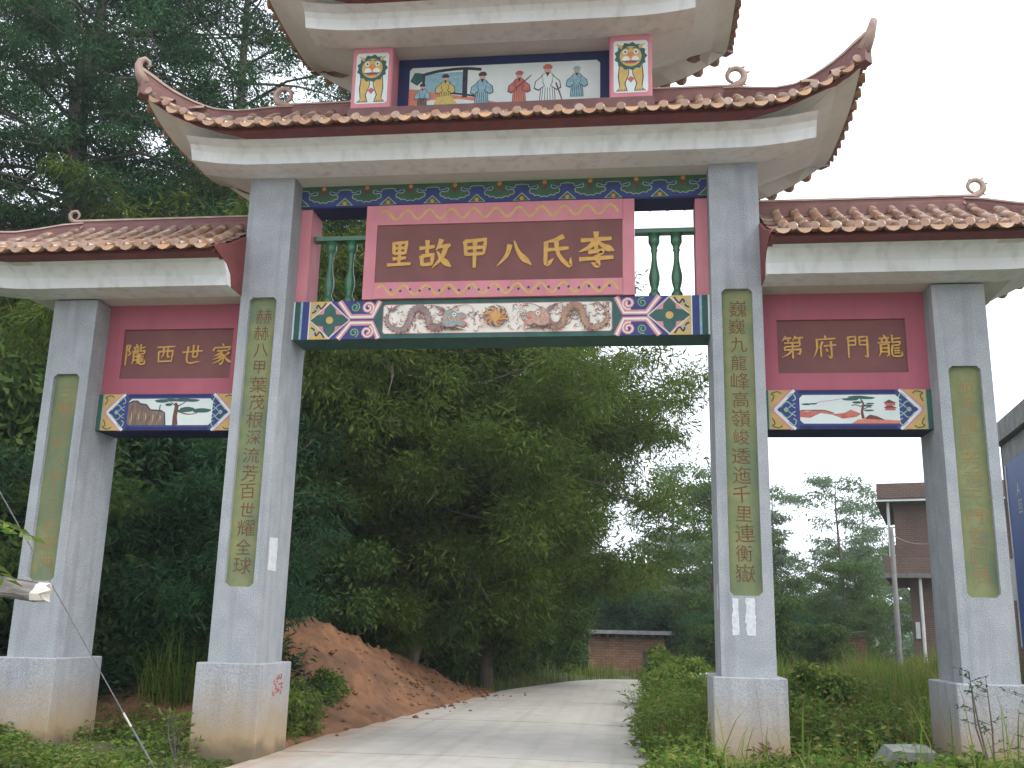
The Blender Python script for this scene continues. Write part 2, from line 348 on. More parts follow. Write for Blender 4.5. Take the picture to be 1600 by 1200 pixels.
# sunk plaque: pink rails above and below stand proud of it
MB().box(-1.628, 1.628, .293, .305, 5.925, 6.735, M_plaque).build('plaque', sb)
for z0, z1, dots in ((6.735, 7.016, False), (5.702, 5.925, True)):
    MB().box(-1.628, 1.628, .272, .299, z0, z1, M_pink).build('rail', sb)
    pa = Paint(0, .272, (z0+z1)/2)
    A = .066; wl = .30
    pa.line([(x, A*math.sin(2*math.pi*(x+.1)/wl)) for x in np.arange(-1.58, 1.581, .02)], .03, M_yellow, smooth=False)
    if dots:
        for k in range(-12, 13):
            if abs(k*.13) < 1.5: pa.disc(k*.13+.03, -.012+.02*(k % 2), .018, M_bluepaint, 8)
    pa.mb.build('wave_line', sb)
for i, ch in enumerate('里故甲八氏李'):
    brush(ch, [-1.31, -.83, -.30, .22, .76, 1.29][i], .292, 6.315+(.015, 0, .01, -.01, .0, .02)[i], (.40, .46, .44, .46, .46, .50)[i], M_gold, sb, 13)
# ---- posts, rails and balusters at both sides of the board
for s in (-1, 1):
    MB().box(min(s*2.565, s*2.717), max(s*2.565, s*2.717), .35, .78, 5.691, 7.022, M_pink).build('side_post', gate)
    ba = MB().box(min(s*1.787, s*2.563), max(s*1.787, s*2.563), .47, .60, 6.615, 6.675, M_baluster).build('balustrade', gate)
    for bx in (2.037, 2.325):
        pr = [(.075, 0), (.075, .10), (.05, .13), (.045, .17), (.06, .22), (.072, .30), (.07, .36), (.045, .48), (.034, .58), (.036, .66), (.05, .70), (.04, .72), (.055, .76), (.075, .80), (.075, .925)]
        MB().lathe(pr, (s*bx, .535, 5.69), M_baluster, 14).build('baluster', ba, True)
# ---- painted frieze under the main soffit
fr = MB().box(-2.718, 2.718, .32, .72, 7.022, 7.345, M_navy).build('frieze_beam', gate)
pa = Paint(0, .32, 7.022)
pa.rect(-2.718, 2.718, 0, .323, M_bluepaint)
pa.rect(-2.718, 2.718, 0, .03, M_navy)
pa.rect(-2.718, 2.718, .245, .323, M_leafgreen)
U = .604
cl = [(-.10, .25), (-.085, .215), (-.12, .19), (-.17, .195), (-.2, .17), (-.19, .13), (-.15, .12), (-.13, .095), (-.08, .10), (-.04, .075), (.0, .085)]
cl = cl+[(-x, z) for x, z in cl[-2::-1]]
for k in range(-5, 6):
    cx = k*U
    if abs(cx) > 2.5: continue
    pa.poly([(cx+x, z) for x, z in cl], M_leafgreen)
    pa.line([(cx+x, z) for x, z in cl], .012, M_palegreen)
    pa.poly([(cx+x, z) for x, z in ((-.055, .25), (.055, .25), (0, .16))], M_brownink)
    pa.disc(cx, .283, .03, M_orange, 10)
for k in range(-5, 5):
    cx = (k+.5)*U
    if abs(cx) > 2.75: continue
    pa.line([(cx-.19, .235), (cx-.1, .215), (cx-.085, .25), (cx, .262), (cx+.085, .25), (cx+.1, .215), (cx+.19, .235)], .01, M_palegreen)
    t = [(x, z) for x, z in ((cx-.12, .03), (cx+.12, .03), (cx, .145)) ]
    t = [(min(max(x, -2.715), 2.715), z) for x, z in t]
    pa.poly(t, M_palegreen); pa.poly([(cx+(x-cx)*.8, .036+(z-.03)*.8) for x, z in t], M_leafgreen)
    if abs(cx) < 2.68: pa.disc(cx, .062, .028, M_orange, 10)
pa.mb.build('cloud_painting', fr)
# ---- main beam with the dragons
mbm = MB().box(-2.717, 2.717, .319, .824, 5.169, 5.689, M_teal).build('dragon_beam', gate)
pa = Paint(0, .319, 5.169); H = .52
pa.rect(-2.717, 2.717, 0, H, M_teal)
for s in (-1, 1):
    X = lambda x: s*x
    R = lambda a, b, c, d, m: pa.rect(min(s*a, s*b), max(s*a, s*b), c, d, m)
    R(2.717, 2.695, 0, H, M_pictwhite); R(2.59, 2.50, 0, H, M_bluepaint); R(2.62, 2.59, 0, H, M_robeB)
    R(2.50, 2.485, 0, H, M_pictwhite); R(2.485, 1.53, 0, H, M_bluepaint)
    R(2.485, 2.20, 0, H, M_yellow)
    c = 2.215; h2 = H/2
    for (ux, uz) in ((1, 1), (1, -1)):
        pa.line([(s*(c+.06), h2+uz*.24), (s*(c+.12), h2+uz*.16), (s*(c+.17), h2+uz*.21), (s*(c+.2), h2+uz*.13), (s*(c+.245), h2+uz*.1)], .022, M_navy)
        pa.line([(s*(c+.16), h2+uz*.12), (s*(c+.21), h2+uz*.17), (s*(c+.25), h2+uz*.2)], .018, M_robeB)
    pa.poly([(s*(c-.28), h2), (s*c, h2+.258), (s*(c+.27), h2), (s*c, h2-.258)], M_pictwhite)
    pa.poly([(s*(c-.265), h2), (s*c, h2+.245), (s*(c+.255), h2), (s*c, h2-.245)], M_pinkline)
    for a in range(4):
        an = a*math.pi/2; ca, sa = math.cos(an), math.sin(an); fx = 1.12 if a % 2 == 0 else 1.
        pt = [(0, 0), (.07, .085), (.15, .075), (.235, 0), (.15, -.075), (.07, -.085)]
        pa.poly([(s*c+(x*ca-z*sa)*fx, h2+x*sa+z*ca) for x, z in pt], M_teal)
    pa.disc(s*c, h2, .062, M_teal, 14); pa.disc(s*c, h2, .05, M_yellow, 14)
    for uz in (1, -1):      # rose ribbons that meet in the middle and part again
        pts = [(s*2.09, h2+uz*.258), (s*1.93, h2+uz*.045), (s*1.64, h2+uz*.045), (s*1.545, h2+uz*.258)]
        pa.line(pts, .075, M_pinkline, smooth=False); pa.line([(x, z-uz*.004) for x, z in pts], .026, M_cream, smooth=False)
        pa.spiral(s*1.70, h2+uz*.165, .085, 1.5, .045, M_pinkline, start=-uz*1.2, cw=-uz*s)
        pa.spiral(s*1.70, h2+uz*.165, .085, 1.5, .014, M_cream, start=-uz*1.2, cw=-uz*s)
        pa.spiral(s*1.875, h2+uz*.175, .065, 1.5, .035, M_teal, start=uz*1.2, cw=uz*s)
        pa.spiral(s*1.875, h2+uz*.175, .065, 1.5, .01, M_palegreen, start=uz*1.2, cw=uz*s)
    pa.poly([(s*1.62, h2), (s*1.50, H), (s*1.46, H), (s*1.46, 0), (s*1.50, 0)], M_teal)
# picture
pa.poly([(-1.47, .06), (1.47, .06), (1.495, .085), (1.495, .435), (1.47, .46), (-1.47, .46), (-1.495, .435), (-1.495, .085)], M_pinkline)
pa.poly([(-1.46, .068), (1.46, .068), (1.485, .09), (1.485, .43), (1.46, .452), (-1.46, .452), (-1.485, .43), (-1.485, .09)], M_cream)
rr = random.Random(3)
M_wisp = mat('faded umber line', (.20, .10, .085), (.34, .2, .18), 18, .7)
def dragon(s, body, edge):
    P = [(1.40, .38), (1.44, .24), (1.36, .14), (1.22, .11), (1.14, .22), (1.10, .36), (1.00, .41), (.91, .33), (.86, .17), (.76, .13), (.66, .2), (.60, .28)]
    P = [(s*x, z) for x, z in P]
    pa.line(P, .085, edge, taper=[.25, .6, .9, 1, 1, 1, 1, .9]); pa.line(P, .072, body, taper=[.2, .6, .9, 1, 1, 1, 1, .9]); pa.line([(x+s*.0, z-.022) for x, z in P], .022, M_yellow if s > 0 else M_pinkline, taper=[.2, .6, .9, 1, 1, 1, 1, .9])
    C = catmull(P, 7)
    for i in range(3, len(C)-2):       # scales, belly lines and mane along the body
        d = C[i+1]-C[i-1]; d = d/np.linalg.norm(d); n = np.array((-d[1], d[0])); q = .3+.7*min(1, i/30)
        pa.line([C[i]-n*.036*q, C[i]+d*.012, C[i]+n*.036*q], .006, edge, smooth=False)
        if i % 2 == 0: pa.line([C[i]+n*.04*q*s, C[i]+n*.08*q*s-d*.035], .02, M_robeR if i % 4 else M_teal, smooth=False, taper=[1, .1]); pa.line([C[i]-n*.04*q*s, C[i]-n*.06*q*s-d*.03], .014, edge, smooth=False, taper=[1, .1])
    for k in range(4):   # tail fins and claws
        pa.line([(s*1.40, .36), (s*(1.43-.05*k), .41+.01*k), (s*(1.47-.09*k), .44)], .02, edge, taper=[1, .1])
    for cx, cz in ((1.2, .11), (.78, .12), (1.0, .30)):
        for k in range(4): pa.line([(s*cx, cz), (s*(cx-.06+.04*k), cz-.04), (s*(cx-.10+.06*k), cz-.035-.012*(k % 2))], .014, edge, taper=[1, .1])
    hd = [(.72, .20), (.70, .33), (.62, .38), (.55, .355), (.50, .32), (.42, .33), (.37, .30), (.38, .26), (.46, .245), (.40, .21), (.36, .16), (.42, .14), (.5, .17), (.58, .13), (.66, .13)]
    hd = [(.56+(x-.56)*.86, .245+(z-.245)*.95) for x, z in hd]
    pa.line([(s*x, z) for x, z in hd+hd[:1]], .016, edge, smooth=False); pa.poly([(s*x, z) for x, z in hd], body)
    for k in range(9): pa.line([(s*(.50+.02*k), .22+.012*(k % 4)), (s*(.53+.02*k), .25+.012*(k % 3)), (s*(.51+.02*k), .28)], .008, (edge, M_robeY, M_pinkline)[k % 3])
    pa.line([(s*.38, .27), (s*.47, .245), (s*.40, .2), (s*.37, .165)], .02, M_robeO)
    pa.disc(s*.545, .305, .026, M_cream, 10); pa.disc(s*.545, .305, .012, M_ink, 8)
    for k in range(7): pa.line([(s*(.72-.03*k), .16-.01*k*.5), (s*(.70-.045*k), .10), (s*(.66-.05*k), .085)], .016, M_brownink, taper=[1, .1])
    for k in range(5): pa.line([(s*(.66+.015*k), .36), (s*(.70+.03*k), .40+.008*k), (s*(.72+.05*k), .43)], .016, edge, taper=[1, .1])
    pa.line([(s*.60, .37), (s*.50, .42), (s*.38, .435), (s*.30, .40)], .014, edge, taper=[1, .2])
    pa.line([(s*.38, .30), (s*.30, .33), (s*.28, .27), (s*.33, .22)], .01, edge, taper=[1, .2])
for k in range(210):      # flames, mane and cloud wisps round both dragons
    x = rr.choice((-1, 1))*rr.uniform(.14, 1.45); z = rr.uniform(.1, .42); a = rr.uniform(0, 6.28); q = rr.uniform(.025, .055)
    pa.line([(x, z), (x+q*math.cos(a), min(.44, max(.08, z+q*math.sin(a)))), (x+1.6*q*math.cos(a+.8), min(.445, max(.075, z+1.6*q*math.sin(a+.8))))], .014, (M_wisp, M_dragA, M_pinkline, M_robeR, M_wisp)[k % 5], taper=[.4, 1, .15])
dragon(-1, M_dragA, M_wisp); dragon(1, M_dragB, M_wisp)
for k in range(9):
    a = k/9*2*math.pi; pa.line([(.09*math.cos(a), .27+.09*math.sin(a)), (.14*math.cos(a+.4), .27+.13*math.sin(a+.4)), (.16*math.cos(a+.9), .275+.155*math.sin(a+.9))], .03, M_brownink, taper=[1, .8, .1])
for k in range(16):
    a = k/16*2*math.pi+.2; pa.line([(.07*math.cos(a), .27+.07*math.sin(a)), (.15*math.cos(a+.25), .27+.11*math.sin(a+.25)), (.17*math.cos(a+.1)+.04*(k % 3-1), .28+.15*math.sin(a+.1))], .02, (M_orange, M_wisp, M_yellow)[k % 3], taper=[1, .8, .1])
pa.poly([(.066*(1+.14*math.sin(5*t))*math.cos(t), .27+.064*(1+.14*math.cos(4*t))*math.sin(t)) for t in [2*math.pi*i/20 for i in range(20)]], M_yellow)
for k in range(4): pa.line([(-.05+.03*k, .22), (-.04+.035*k, .28), (-.06+.035*k, .33)], .014, M_orange)
for k in range(10):
    x = rr.uniform(-.3, .3) if k < 5 else rr.choice((-1, 1))*rr.uniform(.2, 1.4); z = rr.uniform(.1, .42)
    pa.line([(x, z), (x+.03, z+.03), (x+.0, z+.06)], .01, M_pinkline, taper=[.3, 1, .2])
pa.mb.build('dragon_painting', mbm)

# ---- side bays: crimson wall with sunk plaque, painted beam below
def side_bay(s, text, scene):
    X0, X1 = 3.332, 5.308; lo = lambda a, b: (min(s*a, s*b), max(s*a, s*b))
    w = MB(); q0, q1, z0, z1 = 3.535, 5.075, 4.665, 5.350
    for a, b, c, d in ((X0, q0, 4.444, 5.70), (q1, X1, 4.444, 5.70), (q0, q1, 4.444, z0), (q0, q1, z1, 5.70)):
        w.box(*lo(a, b), .35, .62, c, d, M_wallred if c > 5 else M_wallred)
    wl = w.build('bay_wall', gate)
    MB().box(*lo(q0, q1), .385, .60, z0, z1, M_plaque).build('plaque', wl)
    xs = [3.72, 4.11, 4.50, 4.88] if s > 0 else [-4.90, -4.47, -4.09, -3.68]
    for ch, x in zip(text, xs): brush(ch, x, .384, 5.005, .295 if s > 0 else .30, M_gold, wl, 8.5)
    bm = MB().box(*lo(X0, X1), .317, .85, 3.955, 4.443, M_navy).build('side_beam', gate)
    Wd, Hh = X1-X0, .488; p = Paint(s*X0 if s > 0 else -X1, .317, 3.955)
    p.rect(0, Wd, 0, Hh, M_teal); p.rect(.06, Wd-.06, 0, Hh, M_palegreen); p.rect(.075, Wd-.075, 0, Hh, M_yellow)
    p.poly([(.11, Hh/2), (.36, Hh), (Wd-.36, Hh), (Wd-.11, Hh/2), (Wd-.36, 0), (.36, 0)], M_bluepaint)
    p.rect(.42, Wd-.42, .0, .045, M_navy); p.rect(.42, Wd-.42, Hh-.045, Hh, M_navy)
    for e in (0, 1):
        g = (lambda x: x) if e == 0 else (lambda x: Wd-x)
        for i in (1, -1):
            p.line([(g(.10), Hh/2), (g(.34), Hh/2+i*.243)], .04, M_pinkline, smooth=False)
            p.line([(g(.135), Hh/2), (g(.375), Hh/2+i*.243)], .036, M_pictwhite, smooth=False)
            p.line([(g(.10), Hh/2+i*.1), (g(.13), Hh/2+i*.17), (g(.10), Hh/2+i*.2), (g(.17), Hh/2+i*.225), (g(.22), Hh/2+i*.2)], .014, M_teal)
            p.line([(g(.20), Hh/2+i*.03), (g(.27), Hh/2+i*.1), (g(.33), Hh/2+i*.06), (g(.30), Hh/2+i*.02)], .014, M_palegreen)
            p.line([(g(.29), Hh/2+i*.15), (g(.35), Hh/2+i*.2), (g(.385), Hh/2+i*.14), (g(.35), Hh/2+i*.11)], .014, M_palegreen)
            p.line([(g(.38), Hh/2+i*.02), (g(.34), Hh/2+i*.05), (g(.38), Hh/2+i*.08)], .012, M_robeB)
        p.disc(g(.27), Hh/2, .03, M_palegreen, 8)
    a, b, c, d = .43, Wd-.38, .07, .425
    p.poly([(a+.04, c), (b-.04, c), (b, c+.04), (b, d-.04), (b-.04, d), (a+.04, d), (a, d-.04), (a, c+.04)], M_pictwhite)
    scene(p, a, b, c, d); p.mb.build('landscape_painting', bm)
def sceneL(p, a, b, c, d):
    p.poly([(a, c+.03), (a, d-.06), (a+.06, d-.03), (a+.12, d-.03), (a+.16, d-.065), (a+.25, d-.08), (a+.31, d-.15), (a+.40, d-.165), (a+.46, d-.16), (a+.50, d-.19), (a+.53, c), (a+.03, c)], M_rock)
    p.line([(a, d-.06), (a+.06, d-.03), (a+.12, d-.03), (a+.16, d-.065), (a+.25, d-.08), (a+.31, d-.15), (a+.46, d-.16), (a+.51, d-.19), (a+.535, c)], .018, M_ink, smooth=False)
    for k in range(9): p.line([(a+.05+.05*k, c+.03+.02*(k % 3)), (a+.06+.05*k, c+.1), (a+.05+.05*k, c+.18-.006*k)], .012, M_brownink if k % 2 else M_robeY, taper=[.3, 1, .3])
    p.line([(a+.44, d-.16), (a+.44, d-.10), (a+.45, d-.08)], .014, M_ink)
    x = a+.66; p.line([(x+.01, c), (x, c+.12), (x+.01, c+.24), (x-.01, c+.3)], .07, M_brownink, taper=[1.1, .85, .8, .4])
    for q in ([(x, c+.24), (x+.08, c+.28), (x+.14, c+.32)], [(x+.02, c+.19), (x+.14, c+.15), (x+.25, c+.15), (x+.36, c+.19)], [(x, c+.26), (x-.08, c+.31)]): p.line(q, .02, M_brownink, taper=[1, .4])
    for fx, fz, fr_, ry in ((-.2, .325, .1, .025), (-.08, .335, .14, .02), (.1, .335, .16, .022), (.22, .33, .1, .02), (-.1, .275, .05, .02), (.16, .21, .1, .035), (.1, .19, .08, .02), (.36, .195, .13, .03), (.3, .18, .06, .015)):
        n = 14; p.poly([(x+fx+fr_*(1+.12*math.sin(5*t))*math.cos(t), c+fz+ry*(1+.2*math.sin(7*t))*math.sin(t)) for t in [2*math.pi*i/n for i in range(n)]], M_teal)
def sceneR(p, a, b, c, d):
    p.poly([(a+.6, c), (a+.68, c+.05), (a+.8, c+.06), (b, c+.035), (b, c)], M_robeO)
    p.poly([(a+.75, c+.06), (a+.82, c+.11), (a+.9, c+.09), (a+1.0, c+.04)], M_brownink)
    p.poly([(a, c+.08), (a, c+.17), (a+.08, c+.15), (a+.2, c+.165), (a+.3, c+.16), (a+.4, c+.12), (a+.52, c+.13), (a+.6, c+.17), (a+.72, c+.12), (a+.66, c+.08), (a+.5, c+.06), (a+.38, c+.11), (a+.24, c+.13), (a+.12, c+.07)], M_robeR)
    p.line([(a+.02, c+.165), (a+.2, c+.165), (a+.3, c+.16), (a+.4, c+.13)], .012, M_brownink)
    p.line([(a+.15, c+.24), (a+.25, c+.27), (a+.4, c+.29), (a+.52, c+.31)], .008, M_pinkline)
    x = a+.74; p.line([(x, c+.06), (x-.01, c+.15), (x+.01, c+.24), (x-.02, c+.3)], .03, M_brownink, taper=[1.2, 1, .8, .5])
    p.line([(x, c+.2), (x-.08, c+.23), (x-.13, c+.22)], .012, M_brownink); p.line([(x, c+.17), (x+.06, c+.2), (x+.1, c+.2)], .012, M_brownink)
    for fx, fz, fr_, ry in ((-.14, .30, .1, .018), (-.05, .325, .12, .02), (.05, .315, .1, .016), (-.06, .26, .06, .016), (.05, .22, .07, .014), (.07, .16, .06, .012), (.09, .245, .05, .01), (-.66, .24, .06, .012), (-.58, .245, .05, .01)):
        n = 14; p.poly([(x+fx+fr_*(1+.12*math.sin(5*t))*math.cos(t), c+fz+ry*(1+.2*math.sin(7*t))*math.sin(t)) for t in [2*math.pi*i/n for i in range(n)]], M_teal)
    for k, zz in enumerate((.16, .22)):     # little pavilion
        p.poly([(a+.98, c+zz+.03), (a+1.05, c+zz+.075), (a+1.14, c+zz+.03)], M_brownink); p.rect(a+1.0, a+1.12, c+zz, c+zz+.03, M_robeR)
side_bay(-1, '隴西世家', sceneL); side_bay(1, '第府門龍', sceneR)

# ---- upper storey between main roof and top roof: two lion piers and a figure painting
wallu = MB().box(-1.468, 1.468, .35, .56, 8.30, 9.24, M_navy).build('upper_wall', gate)
pa = Paint(0, .35, 8.50)
pa.poly([(-1.31, .0), (1.32, .0), (1.335, .01), (1.335, .56), (1.29, .605), (-1.27, .605), (-1.31, .565)], M_pictwhite)
# pavilion and river bank at the left
pa.poly([(-1.31, 0), (-1.31, .28), (-1.2, .27), (-.9, .2), (-.4, .12), (-.05, .02), (-.05, 0)], M_robeO)
pa.poly([(-1.31, 0), (-.05, 0), (-.2, .03), (-.6, .1), (-1.0, .1)], M_pictwhite)
pa.poly([(-1.1, .25), (-1.1, .5), (-.5, .52), (-.5, .2), (-.8, .16)], M_robeB)
pa.line([(-1.2, .47), (-.9, .54), (-.55, .565), (-.3, .54)], .045, M_ink)
pa.rect(-.56, -.49, .12, .56, M_ink); pa.rect(-1.13, -1.09, .1, .5, M_ink)
pa.line([(-.75, .2), (-.5, .16), (-.36, .13)], .03, M_ink)
pa.poly([(-1.30, .40), (-1.24, .53), (-1.14, .52), (-1.12, .40), (-1.2, .33)], M_teal)
def figure(x, h, robe, skirt, hat, lean=0., prop=None, base=0.):
    T = lambda q: (x+q[0]*h+lean*q[1]*h, base+q[1]*h)
    g = lambda pts, m: pa.poly([T(q) for q in pts], m)
    g([(-.2, 0), (-.17, .4), (-.2, .62), (-.1, .76), (.1, .76), (.2, .62), (.17, .4), (.2, 0)], M_ink)
    g([(-.18, .005), (-.155, .4), (.155, .4), (.18, .005)], skirt)
    g([(-.19, .38), (-.19, .6), (-.09, .75), (.09, .75), (.19, .6), (.19, .38)], robe)
    for s in (-1, 1):
        g([(s*.12, .7), (s*.3, .55), (s*.33, .36), (s*.22, .3), (s*.06, .42), (s*.1, .5)], M_ink)
        g([(s*.12, .68), (s*.28, .54), (s*.305, .38), (s*.22, .33), (s*.08, .43), (s*.12, .5)], robe)
    for k in range(-2, 3): pa.line([T((k*.055, .38)), T((k*.07, .02))], .008, M_ink, smooth=False)
    pa.disc(*T((0, .83)), .085*h, M_skin, 10, ry=.1*h)
    g([(-.05, .78), (.05, .78), (.0, .66)], M_ink)
    g([(-.1, .87), (-.12, .93), (-.05, 1.0), (.06, 1.0), (.12, .93), (.1, .87)], hat)
    if prop: pa.line([T(q) for q in prop], .022, M_brownink, taper=[1, .6])
figure(-1.12, .36, M_robeB, M_rock, M_ink, base=0)
figure(-.80, .44, M_robeY, M_robeY, M_ink, base=.05); pa.poly([(-.96, .0), (-.92, .14), (-.72, .16), (-.62, .02)], M_robeY)
figure(-.29, .50, M_robeB, M_robeB, M_ink, .02)
figure(.23, .49, M_robeR, M_robeO, M_robeR, 0, [(-.1, .45), (.1, .62), (.34, .85)])
figure(.62, .57, M_pictwhite, M_pictwhite, M_robeR, 0, [(.2, .5), (.3, .2), (.36, 0)])
figure(1.02, .46, M_robeB, M_robeB, M_robeB, 0, base=.06)
pa.mb.build('figure_painting', wallu)
MB().box(-2.06, 2.06, -.02, .75, 8.12, 8.318, M_ridge).build('pedestal', wallu)
def lion(s):
    pier = MB().bbox(s*1.75-.28, s*1.75+.28, .0, .55, 8.318, 9.245, M_pink, .02).build('lion_pier', gate)
    p = Paint(s*1.75, 0, 8.318)
    P = [(-.20, .07), (.20, .07), (.225, .095), (.225, .80), (.2, .83), (-.20, .83), (-.225, .80), (-.225, .095)]
    p.poly(P, M_pictwhite)
    for k in (-1, 1):      # legs and paws
        p.poly([(k*.15, .52), (k*.17, .3), (k*.15, .14), (k*.20, .09), (k*.04, .09), (k*.07, .2), (k*.02, .34), (k*.02, .52)], M_ink)
        p.poly([(k*.14, .52), (k*.155, .3), (k*.14, .15), (k*.18, .1), (k*.055, .1), (k*.085, .2), (k*.03, .34), (k*.03, .52)], M_yellow)
        for q in range(3): p.line([(k*(.08+.035*q), .095), (k*(.085+.035*q), .125)], .008, M_ink, smooth=False)
    p.poly([(-.05, .27), (0, .21), (.05, .27), (0, .31)], M_robeR)
    n = 26; p.poly([(.205*(1+.07*math.cos(13*t))*math.cos(t), .60+.2*(1+.07*math.cos(13*t))*math.sin(t)) for t in [2*math.pi*i/n for i in range(n)]], M_teal)
    for k in (-1, 1): p.poly([(k*.12, .70), (k*.20, .79), (k*.10, .76)], M_yellow)
    n = 16; p.poly([(.145*math.cos(t), .60+.15*math.sin(t)) for t in [2*math.pi*i/n for i in range(n)]], M_yellow)
    p.poly([(-.1, .68), (-.04, .62), (-.075, .57), (.075, .57), (.04, .62), (.1, .68), (0, .66)], M_orange)
    for k in (-1, 1):
        p.disc(k*.07, .665, .035, M_pictwhite, 10); p.disc(k*.07, .665, .016, M_ink, 8)
        p.line([(k*.02, .715), (k*.07, .725), (k*.12, .70)], .016, M_teal)
        p.disc(k*.06, .555, .05, M_pictwhite, 10)
    p.poly([(-.1, .53), (0, .545), (.1, .53), (.06, .49), (-.06, .49)], M_robeR)
    p.line([(-.11, .53), (0, .515), (.11, .53)], .014, M_ink)
    p.mb.build('lion_painting', pier)
lion(-1); lion(1)
# ---- roofs -------------------------------------------------------------------------------------------------
YF, HD = -.95, 1.38            # front eave line and half depth of every roof
def half_tube(r, L, n=7, taper=.88):
    m = MB(); V = []; F = []
    for j, (y, k) in enumerate(((0, 1), (L, taper))):
        for i in range(n+1):
            a = math.pi*i/n; V.append((r*k*math.cos(a), y, r*k*math.sin(a)))
    F = [(i, i+1, n+2+i, n+1+i) for i in range(n)]+[tuple(range(n, -1, -1))]
    return m.add(V, F, M_tile)
ME_cover = half_tube(.064, .37).mesh('cover_tile', True)
def pan_mesh():
    V = []; n = 4; w = .088
    for y, dz in ((0, .018), (.30, 0)):
        for t in (0, -.014):
            for i in range(n+1):
                q = i/n*2-1; V.append((w*q, y, dz+.03*q*q+t))
    k = n+1; F = [(i, i+1, 2*k+i+1, 2*k+i) for i in range(n)]+[(k+i, k+i+1, i+1, i) for i in range(n)]
    return MB().add(V, F, M_pan).mesh('pan_tile', True)
ME_pan = pan_mesh()
def disc_mesh():
    n = 12; V = []; r = .056
    for y, k in ((-.02, .80), (-.02, 1), (.05, 1)):
        V += [(r*k*math.cos(2*math.pi*i/n), y-.004*(k < 1), r*k*math.sin(2*math.pi*i/n)) for i in range(n)]
    F = [tuple(range(n-1, -1, -1))]+[(a*n+i, a*n+(i+1) % n, (a+1)*n+(i+1) % n, (a+1)*n+i) for a in range(2) for i in range(n)]
    return MB().add(V, F, M_tile).mesh('end_disc')
ME_disc = disc_mesh()
def drip_mesh():          # half-moon tongue that hangs below the eave between two cover tiles
    out = [(-.088, .02), (-.072, -.014), (-.045, -.04), (0, -.055), (.045, -.04), (.072, -.014), (.088, .02), (.05, .014), (0, .012), (-.05, .014)]
    n = len(out); V = [(x, -.012-.25*max(0, -z), z) for x, z in out]+[(x, .16, .02+.03*(x/.088)**2) for x, z in out]
    F = [tuple(range(n))]+[(i, n+i, n+(i+1) % n, (i+1) % n) for i in range(n)]
    return MB().add(V, F, M_drip).mesh('drip_tile')
ME_drip = drip_mesh()
def merged(name, me, mats, parent):
    """many copies of one small mesh joined to one stuff part (slopes the photograph does not show)"""
    if not mats: return
    v = np.zeros(len(me.vertices)*3); me.vertices.foreach_get('co', v); v = v.reshape(-1, 3)
    V = []; F = []; polys = [tuple(p.vertices) for p in me.polygons]
    for k, M in enumerate(mats):
        A = np.array(M); V.append(v@A[:3, :3].T+A[:3, 3]); F += [tuple(i+k*len(v) for i in p) for p in polys]
    m2 = bpy.data.meshes.new(name); m2.from_pydata(np.concatenate(V).tolist(), [], F)
    for m in me.materials: m2.materials.append(m)
    return tag(link(bpy.data.objects.new(name, m2), parent), kind='stuff')
def sweep(path, prof, m):
    """profile of (sideways, up) points carried along a path; up stays vertical"""
    mb = MB(); V = []
    path = [Vector(p) for p in path]
    for i, p in enumerate(path):
        t = path[min(i+1, len(path)-1)]-path[max(i-1, 0)]; t.z = 0; t.normalize(); sd = Vector((t.y, -t.x, 0))
        k = prof(i/(len(path)-1)) if callable(prof) else prof; n = len(k)
        V += [p+sd*a+Vector((0, 0, b)) for a, b in k]
    F = [(i*n+k, i*n+(k+1) % n, (i+1)*n+(k+1) % n, (i+1)*n+k) for i in range(len(path)-1) for k in range(n)]
    F += [tuple(range(n-1, -1, -1)), tuple(range((len(path)-1)*n, len(path)*n))]
    return mb.add(V, F, m)
def finial(parent, base, d, size, name='dragon_finial'):
    """open curl with a crest, standing in the plane of direction d (horizontal unit vector)"""
    b = Vector(base); d = Vector(d); up = Vector((0, 0, 1)); m = MB(); pts = []; rs = []
    pts.append(b-d*size*.9-up*size*.25); rs.append(size*.22)
    pts.append(b-d*size*.2-up*size*.1); rs.append(size*.3)
    for k in range(15):
        a = -.9+k/14*5.3
        rr_ = size*(.62-.12*k/14); pts.append(b+up*size*.75+d*(rr_*math.cos(a))+up*(rr_*math.sin(a))); rs.append(size*(.26-.16*k/14))
    m.tube(pts, rs, M_ridgecap, 7)
    for k in (0, 2, 3, 5):
        a = -.9+k*.62; c = b+up*size*.75+d*(size*.72*math.cos(a))+up*(size*.72*math.sin(a))
        o = (d*math.cos(a)+up*math.sin(a)); m.tube([c-o*size*.1, c+o*size*.16+d*size*.16], [size*.13, size*.03], M_ridge, 5)
    return m.build(name, parent, True)
cnt = {'n': 0}
